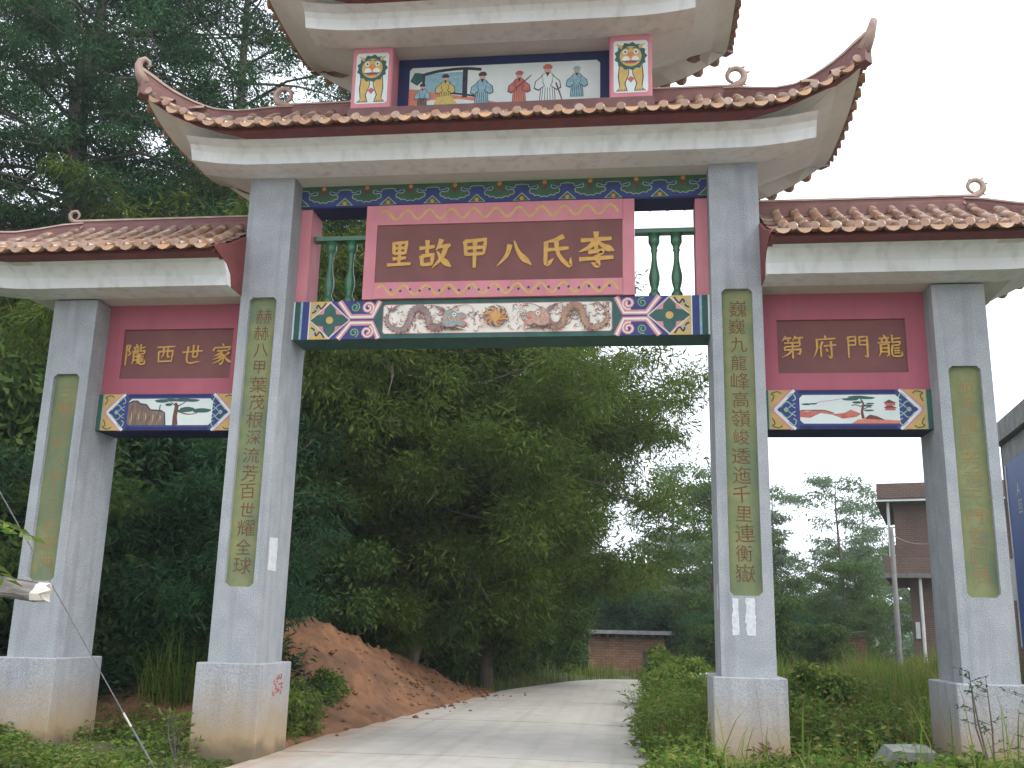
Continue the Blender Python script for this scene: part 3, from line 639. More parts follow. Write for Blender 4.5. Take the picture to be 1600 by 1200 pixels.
def roof(Rl, E, RZ, z0, inner, sx, XF, label, sp, ph, show, ridge_in):
    """sx 0: hipped at both ends; +-1: hipped at the outer end only, cut off at x=inner"""
    XE = Rl+1.5
    ee = (lambda x: abs(x)-Rl) if sx == 0 else (lambda x: sx*x-Rl)
    lift = lambda e: .54*max(0., (e-.2)/1.27)**1.9
    eaveZ = lambda x: E+lift(ee(x))
    offs = [(-9, 0), (0, 0), (.2, -.10), (.42, -.24), (.63, -.36), (.85, -.43), (1.06, -.455), (1.27, -.43)]
    def G(e): return float(np.interp(e, [a for a, b in offs]+[1.5], [RZ+b for a, b in offs]+[E+lift(1.5)]))
    yh = lambda e: YC-HD*min(max(e/1.5, 0), 1)
    def fz(x, y):          # front slope
        e = ee(x); yt = yh(e); zt = G(e); s = min(max((y-YF)/max(yt-YF, 1e-4), 0), 1)
        return eaveZ(x)+(zt-eaveZ(x))*(.72*s+.28*s*s)
    def sag(x, y):         # hip-end eaves hang a little between the two corners
        e = ee(x)
        if e <= 0: return 0.
        t = min(1, abs(y-YC)/max(HD*e/1.5, 1e-4)); return .2*(1-t**3)*(e/1.5)**2
    if sx == 0: xs = sorted(set([round(x, 4) for x in np.concatenate([np.linspace(-XE, -Rl, 13), np.linspace(-Rl, Rl, 9), np.linspace(Rl, XE, 13)])]))
    else:
        xs = [sx*x for x in list(np.linspace(inner, Rl, 6))+list(np.linspace(Rl, XE, 13))[1:]]
    # deck: front slope, hip end, back slope as one sheet
    V = []; rows = []
    for x in xs:
        e = ee(x); yt = yh(e); r = []
        for s in np.linspace(0, 1, 7): y = YF+(yt-YF)*s; r.append((x, y, fz(x, y)-.03))
        back = [(x, 2*YC-y, z) for x, y, z in r[::-1]]
        mid = [(x, yt+(2*YC-2*yt)*q, r[-1][2]-sag(x, yt+(2*YC-2*yt)*q)) for q in np.linspace(0, 1, 8)[1:-1]]
        rows.append(r+mid+back)
    n = len(rows[0]); V = [p for r in rows for p in r]
    F = [(i*n+j, (i+1)*n+j, (i+1)*n+j+1, i*n+j+1) for i in range(len(rows)-1) for j in range(n-1)]
    rf = MB().add(V, F, M_pan).build('roof', gate, True); rf['label'] = label
    # soffit and red eave board as lofted rings: inner ring -> B1 -> B2
    def ring(xi, y0, zf1, xin=inner, sg=True):
        P = []; yy_ = [y0]
        zfun = lambda x, y=None: zf1(x)-(.2*(1-min(1, abs(y-YC)/(YC-y0))**3) if (y is not None and sg) else 0)
        ts = np.linspace(0, 1, 25)
        if sx == 0:
            P += [(-xi+2*xi*t, y0, zfun(-xi+2*xi*t)) for t in ts]; P += [(xi, y0+(2*YC-2*y0)*t, zfun(xi, y0+(2*YC-2*y0)*t)) for t in ts[1:-1]]
            P += [(xi-2*xi*t, 2*YC-y0, zfun(xi-2*xi*t)) for t in ts]; P += [(-xi, 2*YC-y0-(2*YC-2*y0)*t, zfun(-xi, 2*YC-y0-(2*YC-2*y0)*t)) for t in ts[1:-1]]
        else:
            P += [(sx*(xin+(xi-xin)*t), y0, zfun(sx*(xin+(xi-xin)*t))) for t in ts]; P += [(sx*xi, y0+(2*YC-2*y0)*t, zfun(sx*xi, y0+(2*YC-2*y0)*t)) for t in ts[1:-1]]
            P += [(sx*(xi-(xi-xin)*t), 2*YC-y0, zfun(sx*(xi-(xi-xin)*t))) for t in ts]
        return P
    q = XE/ (XE-.29)
    A = ring(XE-1.2, .0, lambda x: z0+.004, sg=False)
    B1 = ring(XE-.29, -.66, lambda x: min(eaveZ(x*q if sx == 0 else x)-.036, G(ee(x))-.085))
    B2 = ring(XE-.05, -.90, lambda x: eaveZ(x)-.050)
    B3 = ring(XE-.05, -.90, lambda x: eaveZ(x)+.02)
    N = len(A); cl = (lambda i: i % N); rng = range(N if sx == 0 else N-1)
    MB().add(A+B1, [(i, cl(i+1), N+cl(i+1), N+i) for i in rng], M_soffit).add(A, [tuple(range(N))], M_soffit).build('soffit', rf)
    eb = MB(); side = [i for i in rng if abs((A[i][0]+A[cl(i+1)][0])/2) > XE-1.2-1e-3 or A[i][1]+A[cl(i+1)][1] > 1]; frnt = [i for i in rng if i not in side]
    eb.add(B1+B2+B3, [(i, cl(i+1), N+cl(i+1), N+i) for i in frnt]+[(N+i, N+cl(i+1), 2*N+cl(i+1), 2*N+i) for i in frnt], M_redband)
    eb.add(B1+B2+B3, [(i, cl(i+1), N+cl(i+1), N+i) for i in side]+[(N+i, N+cl(i+1), 2*N+cl(i+1), 2*N+i) for i in side], M_soffit).build('eave_board', rf)
    # white cornice board, front and back
    bend = lambda x: .10*max(0., (ee(x)+.0)/.99)**2
    x0, x1 = (-XF, XF) if sx == 0 else (inner, XF)
    top = min(E-.036, z0+.30)
    for back in (0, 1):
        P = []; K = []
        for t in np.linspace(0, 1, 23):
            xb0, xb1 = (x0, x1) if not back else ((-(XE-1.3), XE-1.3) if sx == 0 else (x0, XE-1.3))
            x = (xb0+(xb1-xb0)*t)*(1 if sx == 0 else sx); b = bend(x)
            for y, z in ((.02, z0-.002), (-.425, z0-.002), (-.445, z0+.05), (-.475, z0+.12), (-.525, z0+.18), (-.60, top-.025), (-.665, top+.002), (.02, top)):
                P.append((x, y if not back else 2*YC-y, z+b))
        m_ = 8; Fc = [(i*m_+j, i*m_+(j+1) % m_, (i+1)*m_+(j+1) % m_, (i+1)*m_+j) for i in range(22) for j in range(m_)]
        Fc += [tuple(range(m_)), tuple(range(22*m_+m_-1, 22*m_-1, -1))]
        MB().add(P, Fc, M_white).build('cornice', rf)
    if sx:      # painted cheek that closes the cut end beside the tall pillar
        ch = [(-.33, z0-.001), (-.385, z0+.16), (-.52, top-.03), (-.90, E-.01), (-.90, E+.04), (-.4, fz(sx*inner, -.4)-.01), (0, fz(sx*inner, 0)-.01), (.002, z0-.001)]
        MB().prism(ch, 0, sx*(inner-.012), sx*(inner+.05), M_redband).build('end_cheek', rf)
    # tiles
    def frame(x, y, dy=.02):
        zy = (fz(x, min(y+dy, YC))-fz(x, y))/dy if y+dy < yh(ee(x)) else (fz(x, y)-fz(x, y-dy))/dy
        zx = (fz(x+.02, y)-fz(x-.02, y))/.04 if ee(x) > .05 else 0
        tx = Vector((1, 0, zx*.8)).normalized(); ty = Vector((0, 1, zy)).normalized(); nz = tx.cross(ty).normalized(); ty = nz.cross(tx)
        return Matrix((tx, ty, nz)).transposed().to_4x4()
    lists = {'cover_tile': [], 'pan_tile': [], 'end_disc': [], 'drip_tile': []}
    kmax = int(XE/sp)+2
    for k in range(-kmax if sx == 0 else 0, kmax):
        for kind in (0, 1):              # 0 cover columns, 1 pan columns with drip
            x = (k+(.5 if kind == 0 else 0))*sp+ph if sx == 0 else sx*(inner+ph+(k+(0 if kind == 0 else .5))*sp)
            if abs(x) > XE-.04 or (sx and sx*x < inner+.03): continue
            ytop = yh(ee(x)) if not (ridge_in > 1 and abs(x) < 2.2) else -.03; J = lambda a: rnd.uniform(-a, a)
            if kind == 0:
                y = YF-.01
                while y < ytop-.06:
                    M = frame(x, max(y, YF)); lists['cover_tile'].append(Matrix.Translation((x+J(.004), y, fz(x, y)+.022+J(.003))) @ M @ Matrix.Rotation(J(.02), 4, 'Z') @ Matrix.Diagonal((1, min(1, max(.2, (ytop-y)*1.15/.37)), 1, 1))); y += .30
                lists['end_disc'].append(Matrix.Translation((x, YF-.02, eaveZ(x)+.052)) @ Matrix.Rotation(-.18, 4, 'X') @ Matrix.Rotation(J(.05), 4, 'Y'))
            else:
                y = YF+.02
                while y < ytop-.05:
                    M = frame(x, y); lists['pan_tile'].append(Matrix.Translation((x, y, fz(x, y)-.022+J(.004))) @ M @ Matrix.Rotation(J(.03), 4, 'Z') @ Matrix.Diagonal((1, min(1, max(.15, (ytop-y)*1.1/.30)), 1, 1))); y += .205 if show > 1 else .26
                zx = (eaveZ(x+.02)-eaveZ(x-.02))/.04
                lists['drip_tile'].append(Matrix.Translation((x, YF-.085, eaveZ(x)-.012)) @ Matrix.Rotation(-math.atan(zx)*.9, 4, 'Y') @ Matrix.Rotation(J(.07), 4, 'X'))
    src = {'cover_tile': ME_cover, 'pan_tile': ME_pan, 'end_disc': ME_disc, 'drip_tile': ME_drip}
    back = Matrix.Translation((0, 2*YC, 0)) @ Matrix.Diagonal((1, -1, 1, 1))
    for nm, L in lists.items():
        if show:
            for M in L:
                o = bpy.data.objects.new(nm, src[nm]); o.matrix_world = M; link(o, rf)
        rest = [back @ M for M in L]+([] if show else list(L))
        if nm in ('end_disc', 'drip_tile'):      # hip-end eaves
            for s_ in ((-1, 1) if sx == 0 else (sx,)):
                for j in range(10):
                    y = YF+.15+j*sp+(sp/2 if nm == 'drip_tile' else 0)
                    rest.append(Matrix.Translation((s_*(XE+.02), y, E+lift(1.5)-sag(s_*XE, y)+(-.012 if nm == 'drip_tile' else .045))) @ Matrix.Rotation(math.pi/2*s_, 4, 'Z'))
        if nm == 'cover_tile':
            for s_ in ((-1, 1) if sx == 0 else (sx,)):
                for j in range(10):
                    y = YF+.15+j*sp; e = 1.48
                    lim = abs(y-YC)/HD*1.5
                    while e > lim+.1:
                        g0, g1 = G(e), G(e-.3); R3 = Matrix.Rotation(math.pi/2*s_, 4, 'Z') @ Matrix.Rotation(math.atan((g1-g0)/.3), 4, 'X')
                        rest.append(Matrix.Translation((s_*(Rl+e), y, g0+.02-sag(s_*(Rl+e-.1), y))) @ R3); e -= .3
        merged(nm+'s', src[nm], rest, rf)
    # ridges
    RP = [(-.075, -.05), (.075, -.05), (.07, .09), (.045, .12), (.045, .155), (-.045, .155), (-.045, .12), (-.07, .09)]
    capP = [(-.06, .156), (.06, .156), (.05, .185), (-.05, .185)]
    segs = [(-ridge_in, -(Rl+.12)), (ridge_in, Rl+.12)] if sx == 0 else [(sx*inner, sx*(Rl+.12))]
    for a, b in segs:
        pth = [(a+(b-a)*t, YC, RZ-.02) for t in np.linspace(0, 1, 8)]
        sweep(pth, RP, M_ridge).build('ridge', rf); sweep(pth, capP, M_ridgecap).build('ridge_cap', rf)
        s_ = 1 if b > 0 else -1
        finial(rf, (b+s_*.02, YC, RZ+.16), (s_, 0, 0), .20 if sx == 0 else (.165 if sx > 0 else .12))
    for s_ in ((-1, 1) if sx == 0 else (sx,)):
        for fb in (0, 1):
            pth = []
            for t in np.linspace(0, 1, 16):
                e = 1.53*t; y = YC-HD*min(e/1.5, 1.02); z = G(min(e, 1.5))-.02
                pth.append((s_*(Rl+e), y if not fb else 2*YC-y, z))
            RH = lambda q: [(x, (b if b < 0 else b*(.85+.9*max(0, q-.55)/.45*1.0))) for x, b in RP]
            CH = lambda q: [(x, b*(.85+.9*max(0, q-.55)/.45)) for x, b in capP]
            sweep(pth, RH, M_ridge).build('hip_ridge', rf); sweep(pth, CH, M_ridgecap).build('ridge_cap', rf)
            d = Vector((s_*1.5, -HD if not fb else HD, 0)).normalized(); e_ = Vector(pth[-1])
            hook = MB(); P = [e_+Vector((0, 0, .12))-d*.06, e_+d*.02+Vector((0, 0, .26)), e_+d*.04+Vector((0, 0, .36)), e_+d*.02+Vector((0, 0, .43)), e_-d*.03+Vector((0, 0, .47)), e_-d*.085+Vector((0, 0, .45)), e_-d*.10+Vector((0, 0, .40)), e_-d*.065+Vector((0, 0, .37))]
            if s_ > 0 and not fb and sx == 0: P = [e_+Vector((0, 0, .12))-d*.06, e_+d*.03+Vector((0, 0, .27)), e_+d*.07+Vector((0, 0, .38)), e_+d*.10+Vector((0, 0, .46))]+[e_+d*(.10+.003*k)+Vector((0, 0, .46+.004*k)) for k in range(1, 5)]
            hook.tube(P, [.085, .065, .05, .042, .036, .03, .025, .015], M_ridgecap, 8); hook.build('tip_curl', rf, True)
    return rf
roof(3.0, 7.60, 8.50, 7.335, 0, 0, 3.99, 'wide middle roof with upturned corners above the central sign', .2515, .0, 1, 2.03)
roof(1.70, 9.50, 10.40, 9.235, 0, 0, 2.58, 'topmost roof above the lion piers, cut by the picture edge', .2515, .0, 0, 0.)
roof(5.93, 6.00, 6.82, 5.685, 3.333, -1, 6.85, 'side roof over the left bay beside the trees', .24, .0, 2, 0)
roof(5.93, 6.00, 6.82, 5.685, 3.333, 1, 6.85, 'side roof over the right bay against white sky', .24, .0, 2, 0)
# ---- paper notices and stencil stuck to the gateway
def torn(name, x0, x1, z0, z1, y, label, seed, holes=0, axis=1):
    r = random.Random(seed); n = 14; L = []; R = []
    for i in range(n+1):
        z = z0+(z1-z0)*i/n+(r.uniform(-.008, .008) if 0 < i < n else 0); k = (x1-x0)
        L.append((x0+k*r.uniform(0, .22 if seed < 3 else .05), z)); R.append((x1-k*r.uniform(0, .12 if seed < 3 else .04), z+r.uniform(-.01, .01)))
    f = (lambda p, t: (p[0], y-t, p[1])) if axis == 1 else (lambda p, t: (y+axis*.5*t, p[0], p[1]))
    N = n+1; m = MB().add([f(p, .004) for p in L+R]+[f(p, .0008) for p in L+R], [(i, i+1, N+i+1, N+i) for i in range(n)]+[(i, 2*N+i, 2*N+i+1, i+1) for i in range(n)]+[(N+i, N+i+1, 3*N+i+1, 3*N+i) for i in range(n)], M_paper)
    o = m.build(name); return tag(o, label, 'notice', 'paper notices on the gateway')
torn('paper_notice', 2.846, 2.935, 1.515, 1.93, 0, 'narrow torn white strip of poster, left half under the panel of the right road pillar', 1)
torn('paper_notice', 2.99, 3.125, 1.52, 1.935, 0, 'wider torn white poster remnant, right half under the panel of the right road pillar', 2)
torn('paper_notice', .10, .40, 2.17, 2.57, -2.719, 'white paper sheet stuck to the inner side of the left road pillar', 3, axis=2)
torn('paper_notice', .20, .30, 1.80, 2.09, 2.719, 'thin white paper sliver on the inner side of the right road pillar', 4, axis=-2)
st = MB(); r_ = random.Random(5)
for row in range(2):
    for c in range(4):
        for k in range(4):
            y = .33+c*.085+r_.uniform(0, .05); z = .88-row*.12-r_.uniform(0, .085)
            w_, h_ = ((.05, .014) if k % 2 else (.014, .06))
            xx = -2.619+.0015+.0003*(k+4*c)
            st.add([(xx, y, z), (xx, y+w_, z), (xx, y+w_, z+h_), (xx, y, z+h_)], [(0, 1, 2, 3)], M_redink)
tag(st.build('stencil_mark'), 'red stencilled advert on the side of the left road plinth', 'stencil')

# ------------------------------------------------------------------ terrain
def sstep(a, b, x): t = np.clip((x-a)/(b-a), 0, 1); return t*t*(3-2*t)
LE = np.array([(-60, -3.2), (-14, -2.9), (-4, -2.75), (0, -2.65), (3, -2.65), (8, -2.3), (14.7, -1.6), (20, -.3), (24, 1.1), (30, 3.8), (40, 9), (60, 20)])
RE = np.array([(-60, 3.6), (-14, 3.4), (-4, 2.3), (0, 1.95), (3, 1.9), (8, 2.0), (14.7, 2.35), (20, 3.1), (24, 4.2), (30, 6.6), (40, 12), (60, 23)])
def road_l(y): return np.interp(y, LE[:, 0], LE[:, 1])
def road_r(y): return np.interp(y, RE[:, 0], RE[:, 1])
def road_z(y): y = np.asarray(y, float); return -np.minimum(.005*np.maximum(0, y-20)**2, 1.6)
def ground(x, y):
    x = np.asarray(x, float); y = np.asarray(y, float)
    rz = road_z(y); l = road_l(y)-x; r = x-road_r(y)
    h = rz-.06
    h = h+sstep(.2, 1.0, l)*.10+sstep(.8, 8, l)*(2.2*sstep(2, 9, y)*sstep(27, 19, y)+.35)+sstep(6, 40, l)*3.*sstep(4, 30, y)
    h = h+sstep(.1, .9, r)*.12+sstep(2, 8, r)*.55*sstep(2, 18, y)+sstep(3, 12, r)*(-rz)*.9
    h = h+sstep(60, 160, y)*2
    n = .05*np.sin(x*1.7+y*.9)+.04*np.sin(x*.8-y*1.9+1)+.03*np.sin(x*3.1+y*2.7)
    return h+n*(sstep(.2, 1.2, l)+sstep(.2, 1.2, r))
def grid(xs, ys, fz):
    X, Y = np.meshgrid(xs, ys); Z = fz(X, Y); V = np.stack([X, Y, Z], -1).reshape(-1, 3)
    nx, ny = len(xs), len(ys); i = np.arange(nx*ny).reshape(ny, nx)
    F = np.stack([i[:-1, :-1], i[:-1, 1:], i[1:, 1:], i[1:, :-1]], -1).reshape(-1, 4)
    return V, F
def soilx(n, l, col, g, pos):
    f = maprange(n, l, noise(n, l, pos, .9, detail=6), .5, .65, 0, .6)
    return mixc(n, l, f, col, (.14, .095, .05))
M_ground = mat('weedy earth', (.06, .075, .028), (.095, .095, .042), 3, .95, .6, 20, extra=soilx)
xs = np.concatenate([np.linspace(-400, -45, 14), np.linspace(-40, -12, 24), np.arange(-11.5, 12, .3), np.linspace(12.5, 40, 24), np.linspace(46, 400, 14)])
ys = np.concatenate([np.linspace(-60, -14, 14), np.arange(-13, 30, .35), np.linspace(31, 70, 34), np.linspace(76, 600, 18)])
V, F = grid(xs, ys, ground)
tag(link(bpy.data.objects.new('ground', npmesh('ground', V, F, [M_ground], smooth=True))), kind='structure')
# road: separate concrete slabs
def roadx(n, l, col, g, pos):
    sx = n.new('ShaderNodeSeparateXYZ'); l.new(pos, sx.inputs[0])
    tk = maprange(n, l, noise(n, l, pos, 1.6, (2.4, .05, 1), 3), .5, .66, 0, .3); col = mixc(n, l, tk, col, (.27, .245, .21))
    f = maprange(n, l, mathn(n, l, 'ADD', sx.outputs[0], mathn(n, l, 'MULTIPLY', noise(n, l, pos, 1.4, detail=6), 2.4)), -.55, -1.7, 0, .75)
    col = mixc(n, l, f, col, (.34, .21, .12))
    d = maprange(n, l, noise(n, l, pos, .8, (1, .35, 1), 6), .5, .72, 0, .35)
    return mixc(n, l, d, col, (.22, .20, .17))
M_road = mat('pale concrete road', (.46, .425, .375), (.40, .37, .325), 2.2, .9, .25, 55, extra=roadx)
road = tag(empty('road'), kind='structure')
yy = -58.
while yy < 56:
    y1 = yy+4.9; m = MB(); n = 6; P = []
    for t in np.linspace(yy+.028, y1-.028, n):
        a, b, z = float(road_l(t)), float(road_r(t)), float(road_z(t))
        P += [(a, t, z), (a+(b-a)*.5, t, z+.02), (b, t, z), (b, t, z-.15), (a, t, z-.15)]
    Fc = [(i*5+j, i*5+(j+1) % 5, (i+1)*5+(j+1) % 5, (i+1)*5+j) for i in range(n-1) for j in range(5)]
    m.add(P, Fc+[(0, 1, 2, 3, 4), tuple((n-1)*5+j for j in (4, 3, 2, 1, 0))], M_road).build('concrete_slab', road); yy = y1
# red earth heap by the road
def damp(n, l, col, g, pos):
    f = maprange(n, l, noise(n, l, pos, 1.3, detail=7), .45, .62, 0, .8); return mixc(n, l, f, col, (.115, .062, .035))
M_soil = mat('red clay', (.25, .122, .06), (.175, .086, .045), 5, .95, 1., 16, detail=9, extra=damp)
def heap(X, Y):
    g = ground(X, Y); edge = road_l(Y)+.25-X
    prof = 1.5*np.exp(-((Y-6.6)/3.5)**2)+.55*np.exp(-((Y-11.5)/2.2)**2)
    h = prof*sstep(-.1, 2.1, edge)*sstep(6.5, 3.2, edge)
    r = .08*np.sin(X*3.1+Y*1.7)*np.sin(Y*2.7-X)+.06*np.sin(X*7+Y*5+np.sin(Y*3))*np.sin(X*5-Y*6)+.03*np.sin(X*17+Y*11)*np.sin(X*13-Y*19)+NR.normal(0, .03, X.shape)
    return np.where(h > .02, np.maximum(g*.2, road_z(Y))+h+r*np.clip(h*1.6, 0, 1), g-.25)
V, F = grid(np.arange(-8.5, -1.2, .11), np.arange(1.2, 16, .11), heap)
tag(link(bpy.data.objects.new('earth_heap', npmesh('earth_heap', V, F, [M_soil], smooth=False))), 'heap of reddish brown clay spilled beside the concrete road', 'earth heap')
clods = MB(); rc = random.Random(8)
for k in range(520):
    y = rc.uniform(2.5, 14); x = float(road_l(y))+(rc.gauss(-.25, .5) if k < 160 else -rc.uniform(.2, 3.2)); s = rc.choice((.02, .03, .04, .06)) if k < 160 else rc.choice((.025, .03, .04, .06)); z = max(float(heap(np.array([[x]]), np.array([[y]]))[0, 0]), float(road_z(y)))
    v = [Vector((rc.gauss(0, 1), rc.gauss(0, 1), rc.gauss(0, 1))).normalized()*s*rc.uniform(.8, 1.3) for _ in range(6)]
    v = [Vector((s, 0, 0)), Vector((0, s, 0)), Vector((-s, 0, 0)), Vector((0, -s, 0)), Vector((0, 0, s*.8)), Vector((0, 0, -s*.6))]
    v = [p*rc.uniform(.7, 1.3)+Vector((x, y, z+s*.3)) for p in v]
    clods.add(v, [(0, 1, 4), (1, 2, 4), (2, 3, 4), (3, 0, 4), (1, 0, 5), (2, 1, 5), (3, 2, 5), (0, 3, 5)], M_soil)
tag(clods.build('clay_clods'), 'loose clay clods along the left road edge', 'clods', kind='stuff')

# ------------------------------------------------------------------ plants
def leafmat(name, cols, trans=.35, rough=.5):
    if name in MATS: return MATS[name]
    m = bpy.data.materials.new(name); m.use_nodes = True; n = m.node_tree.nodes; l = m.node_tree.links; n.clear()
    out = n.new('ShaderNodeOutputMaterial'); g = n.new('ShaderNodeNewGeometry')
    r = n.new('ShaderNodeValToRGB'); els = r.color_ramp.elements
    els[0].color = (*cols[0], 1); els[1].color = (*cols[-1], 1)
    for i, c in enumerate(cols[1:-1]): e = els.new((i+1)/(len(cols)-1)); e.color = (*c, 1)
    l.new(g.outputs['Random Per Island'], r.inputs[0])
    big = maprange(n, l, noise(n, l, g.outputs['Position'], .55, detail=3), .3, .7, .65, 1.35)
    hs = n.new('ShaderNodeHueSaturation'); hs.inputs['Saturation'].default_value = 1.12; l.new(r.outputs[0], hs.inputs['Color']); l.new(big, hs.inputs['Value'])
    p = n.new('ShaderNodeBsdfPrincipled'); p.inputs['Roughness'].default_value = .75; p.inputs['Specular IOR Level'].default_value = .08
    l.new(hs.outputs[0], p.inputs['Base Color'])
    t = n.new('ShaderNodeBsdfTranslucent'); l.new(hs.outputs[0], t.inputs[0])
    k = n.new('ShaderNodeMixShader'); k.inputs[0].default_value = trans; l.new(p.outputs[0], k.inputs[1]); l.new(t.outputs[0], k.inputs[2])
    l.new(k.outputs[0], out.inputs[0]); MATS[name] = m; return m
L_bamboo = leafmat('bamboo leaf', [(.055, .10, .024), (.095, .14, .034), (.145, .18, .048), (.065, .12, .036), (.18, .185, .062)], .45)
L_dark = leafmat('dark evergreen leaf', [(.026, .062, .03), (.04, .092, .04), (.066, .125, .058), (.03, .075, .033)])
L_mid = leafmat('broad leaf', [(.055, .10, .03), (.085, .14, .045), (.12, .165, .055), (.06, .12, .045)])
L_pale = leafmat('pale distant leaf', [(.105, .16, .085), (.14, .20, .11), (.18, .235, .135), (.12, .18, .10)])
L_weed = leafmat('weed leaf', [(.075, .14, .035), (.12, .20, .05), (.17, .225, .06), (.22, .21, .08), (.075, .165, .05)])
L_dry = leafmat('dry stalk', [(.20, .15, .07), (.16, .10, .05), (.13, .07, .045), (.22, .17, .09)])
L_grass = leafmat('grass blade', [(.08, .14, .03), (.12, .19, .045), (.17, .21, .06), (.22, .19, .085)])
M_bark = mat('grey brown bark', (.085, .07, .055), (.14, .115, .09), 6, .9, .8, 24, stretch=(1, 1, .3))
M_culm = mat('bamboo culm', (.11, .14, .05), (.16, .15, .07), 2, .55, stretch=(1, 1, .5))
def leaves(P, D, L, W, rng, fold=.25, flat=.0):
    """rhombic leaves: points, directions (n,3), lengths, widths -> V, F"""
    n = len(P); D = D/(np.linalg.norm(D, axis=1, keepdims=True)+1e-9)
    R = rng.normal(size=(n, 3)); R[:, 2] += flat
    Sd = np.cross(D, R); Sd /= np.linalg.norm(Sd, axis=1, keepdims=True)+1e-9
    N = np.cross(Sd, D); L = np.asarray(L).reshape(-1, 1)*np.ones((n, 1)); W = np.asarray(W).reshape(-1, 1)*np.ones((n, 1))
    mid = P+D*L*.42
    V = np.stack([P, mid+Sd*W*.5+N*W*fold, P+D*L, mid-Sd*W*.5+N*W*fold], 1).reshape(-1, 3)
    return V, np.arange(4*n).reshape(-1, 4)
def bamboo_meshes(seed, H=12., culms=30, spread=4.2, nl=52000, bias=None, sag=.30):
    g = np.random.default_rng(seed); mb = MB(); PP = []; DD = []
    for c in range(culms):
        az = g.uniform(0, 2*np.pi) if bias is None else g.normal(bias, .75); b = np.array([math.cos(az), math.sin(az), 0]); r0 = g.uniform(.1, 1.1)
        h = H*g.uniform(.6, 1.05); sp = spread*g.uniform(.25, 1.)
        t = np.linspace(0, 1, 14)
        pts = b*r0+np.outer(sp*t**2.2, b)+np.stack([0*t, 0*t, h*(t-sag*t**3.2*g.uniform(.6, 1.5))], 1)
        mb.tube(pts.tolist(), list(np.interp(t, [0, .6, 1], [.05, .035, .006])), M_culm, 5, False)
        k = nl//culms//10; tt = g.uniform(.06, 1, k)**.8
        base = np.stack([np.interp(tt, t, pts[:, i]) for i in range(3)], 1)
        ba = g.uniform(0, 2*np.pi, k); ln = g.uniform(.3, 1.35, k)*np.interp(tt, [0, .3, .8, 1], [1.1, 1.1, .8, .35])
        tip = base+np.stack([np.cos(ba)*ln, np.sin(ba)*ln, ln*g.uniform(-.45, .35, k)], 1)
        q = g.uniform(.35, 1.05, (k, 10, 1)); LP = base[:, None]+(tip-base)[:, None]*q+g.normal(0, .05, (k, 10, 3)); LP[..., 2] -= .18*q[..., 0]**2
        dd = (tip-base)[:, None]*.8/ln[:, None, None]+g.normal(0, .55, (k, 10, 3)); dd[..., 2] -= .65
        PP.append(LP.reshape(-1, 3)); DD.append(dd.reshape(-1, 3))
    P = np.concatenate(PP); D = np.concatenate(DD)
    V, F = leaves(P, D, g.uniform(.13, .27, len(P)), g.uniform(.025, .046, len(P)), g)
    return mb.mesh('culms', True), npmesh('crown', V, F, [L_bamboo])
def tree_meshes(seed, H=10., R=3., f0=.3, limbs=26, per=150, leaf=(.12, .2), lw=.4, lmat=None, rise=.5, tr=.16, csize=.55, flat=.5, droop=.25, shape='round', sub=6):
    g = np.random.default_rng(seed); mb = MB(); PP = []; DD = []
    t = np.linspace(0, 1, 10); wob = np.cumsum(g.normal(0, H*.010, (10, 2)), 0)
    tp = np.stack([wob[:, 0], wob[:, 1], t*H*.96], 1)
    mb.tube(tp.tolist(), list(tr*(1-.93*t)**.8+.008), M_bark, 8, False)
    for i in range(limbs):
        f = f0+(1-f0)*((i+.5)/limbs)**.9; az = i*2.399+g.uniform(-.5, .5); q = (f-f0)/(1-f0)
        rr_ = R*({'round': math.sin(math.pi*(.16+.76*q))**.75, 'cone': (1-q)**.75+.06, 'dome': math.sin(math.pi*(.05+.83*q))**.8, 'layer': .55+.45*math.sin(9*q)}[shape])*g.uniform(.65, 1.12)
        b0 = np.array([np.interp(f, t, tp[:, k]) for k in range(3)]); d = np.array([math.cos(az), math.sin(az), rise*g.uniform(.5, 1.4)*(1.1-.3*q)])
        s = np.linspace(0, 1, 6)[:, None]; lp = b0+d*rr_*s; lp[:, 2] -= droop*rr_*s[:, 0]**2; lp += np.cumsum(g.normal(0, rr_*.035, (6, 3)), 0)*s
        mb.tube(lp.tolist(), list(np.linspace(max(.012, tr*.38*(1-.7*f)), .008, 6)), M_bark, 5, False)
        for j in range(sub):
            u = g.uniform(.35, 1.05); c0 = np.array([np.interp(min(u, 1), s[:, 0], lp[:, k]) for k in range(3)])
            c = c0+g.normal(0, .26, 3)*rr_*np.array([.6, .6, .35])*.8
            mb.tube([c0.tolist(), ((c0+c)/2+g.normal(0, .04, 3)).tolist(), c.tolist()], [.012, .009, .004], M_bark, 4, False)
            m = int(per*g.uniform(.6, 1.3)); cs = csize*g.uniform(.65, 1.25)
            o = g.normal(0, 1, (m, 3)); o /= np.linalg.norm(o, axis=1, keepdims=True); o *= (g.uniform(0, 1, (m, 1))**.45)*cs; o[:, 2] *= flat
            PP.append(c+o); dd = o/cs*.8+g.normal(0, .5, (m, 3)); dd[:, 2] -= .3; DD.append(dd)
    P = np.concatenate(PP); D = np.concatenate(DD); L = g.uniform(*leaf, len(P))
    V, F = leaves(P, D, L, L*lw, g, flat=.8)
    return mb.mesh('trunk', True), npmesh('crown', V, F, [lmat or L_mid])
def plant(name, meshes, loc, rz, s, label, cat, group=None, kids=('trunk', 'crown'), tilt=(0, 0)):
    e = empty(name); e.location = loc; e.rotation_euler = (tilt[0], tilt[1], rz); e.scale = s if hasattr(s, '__len__') else (s, s, s)
    for k, me in zip(kids, meshes): link(bpy.data.objects.new(k, me), e)
    return tag(e, label, cat, group)
gz = lambda x, y: float(ground(x, y))-.05
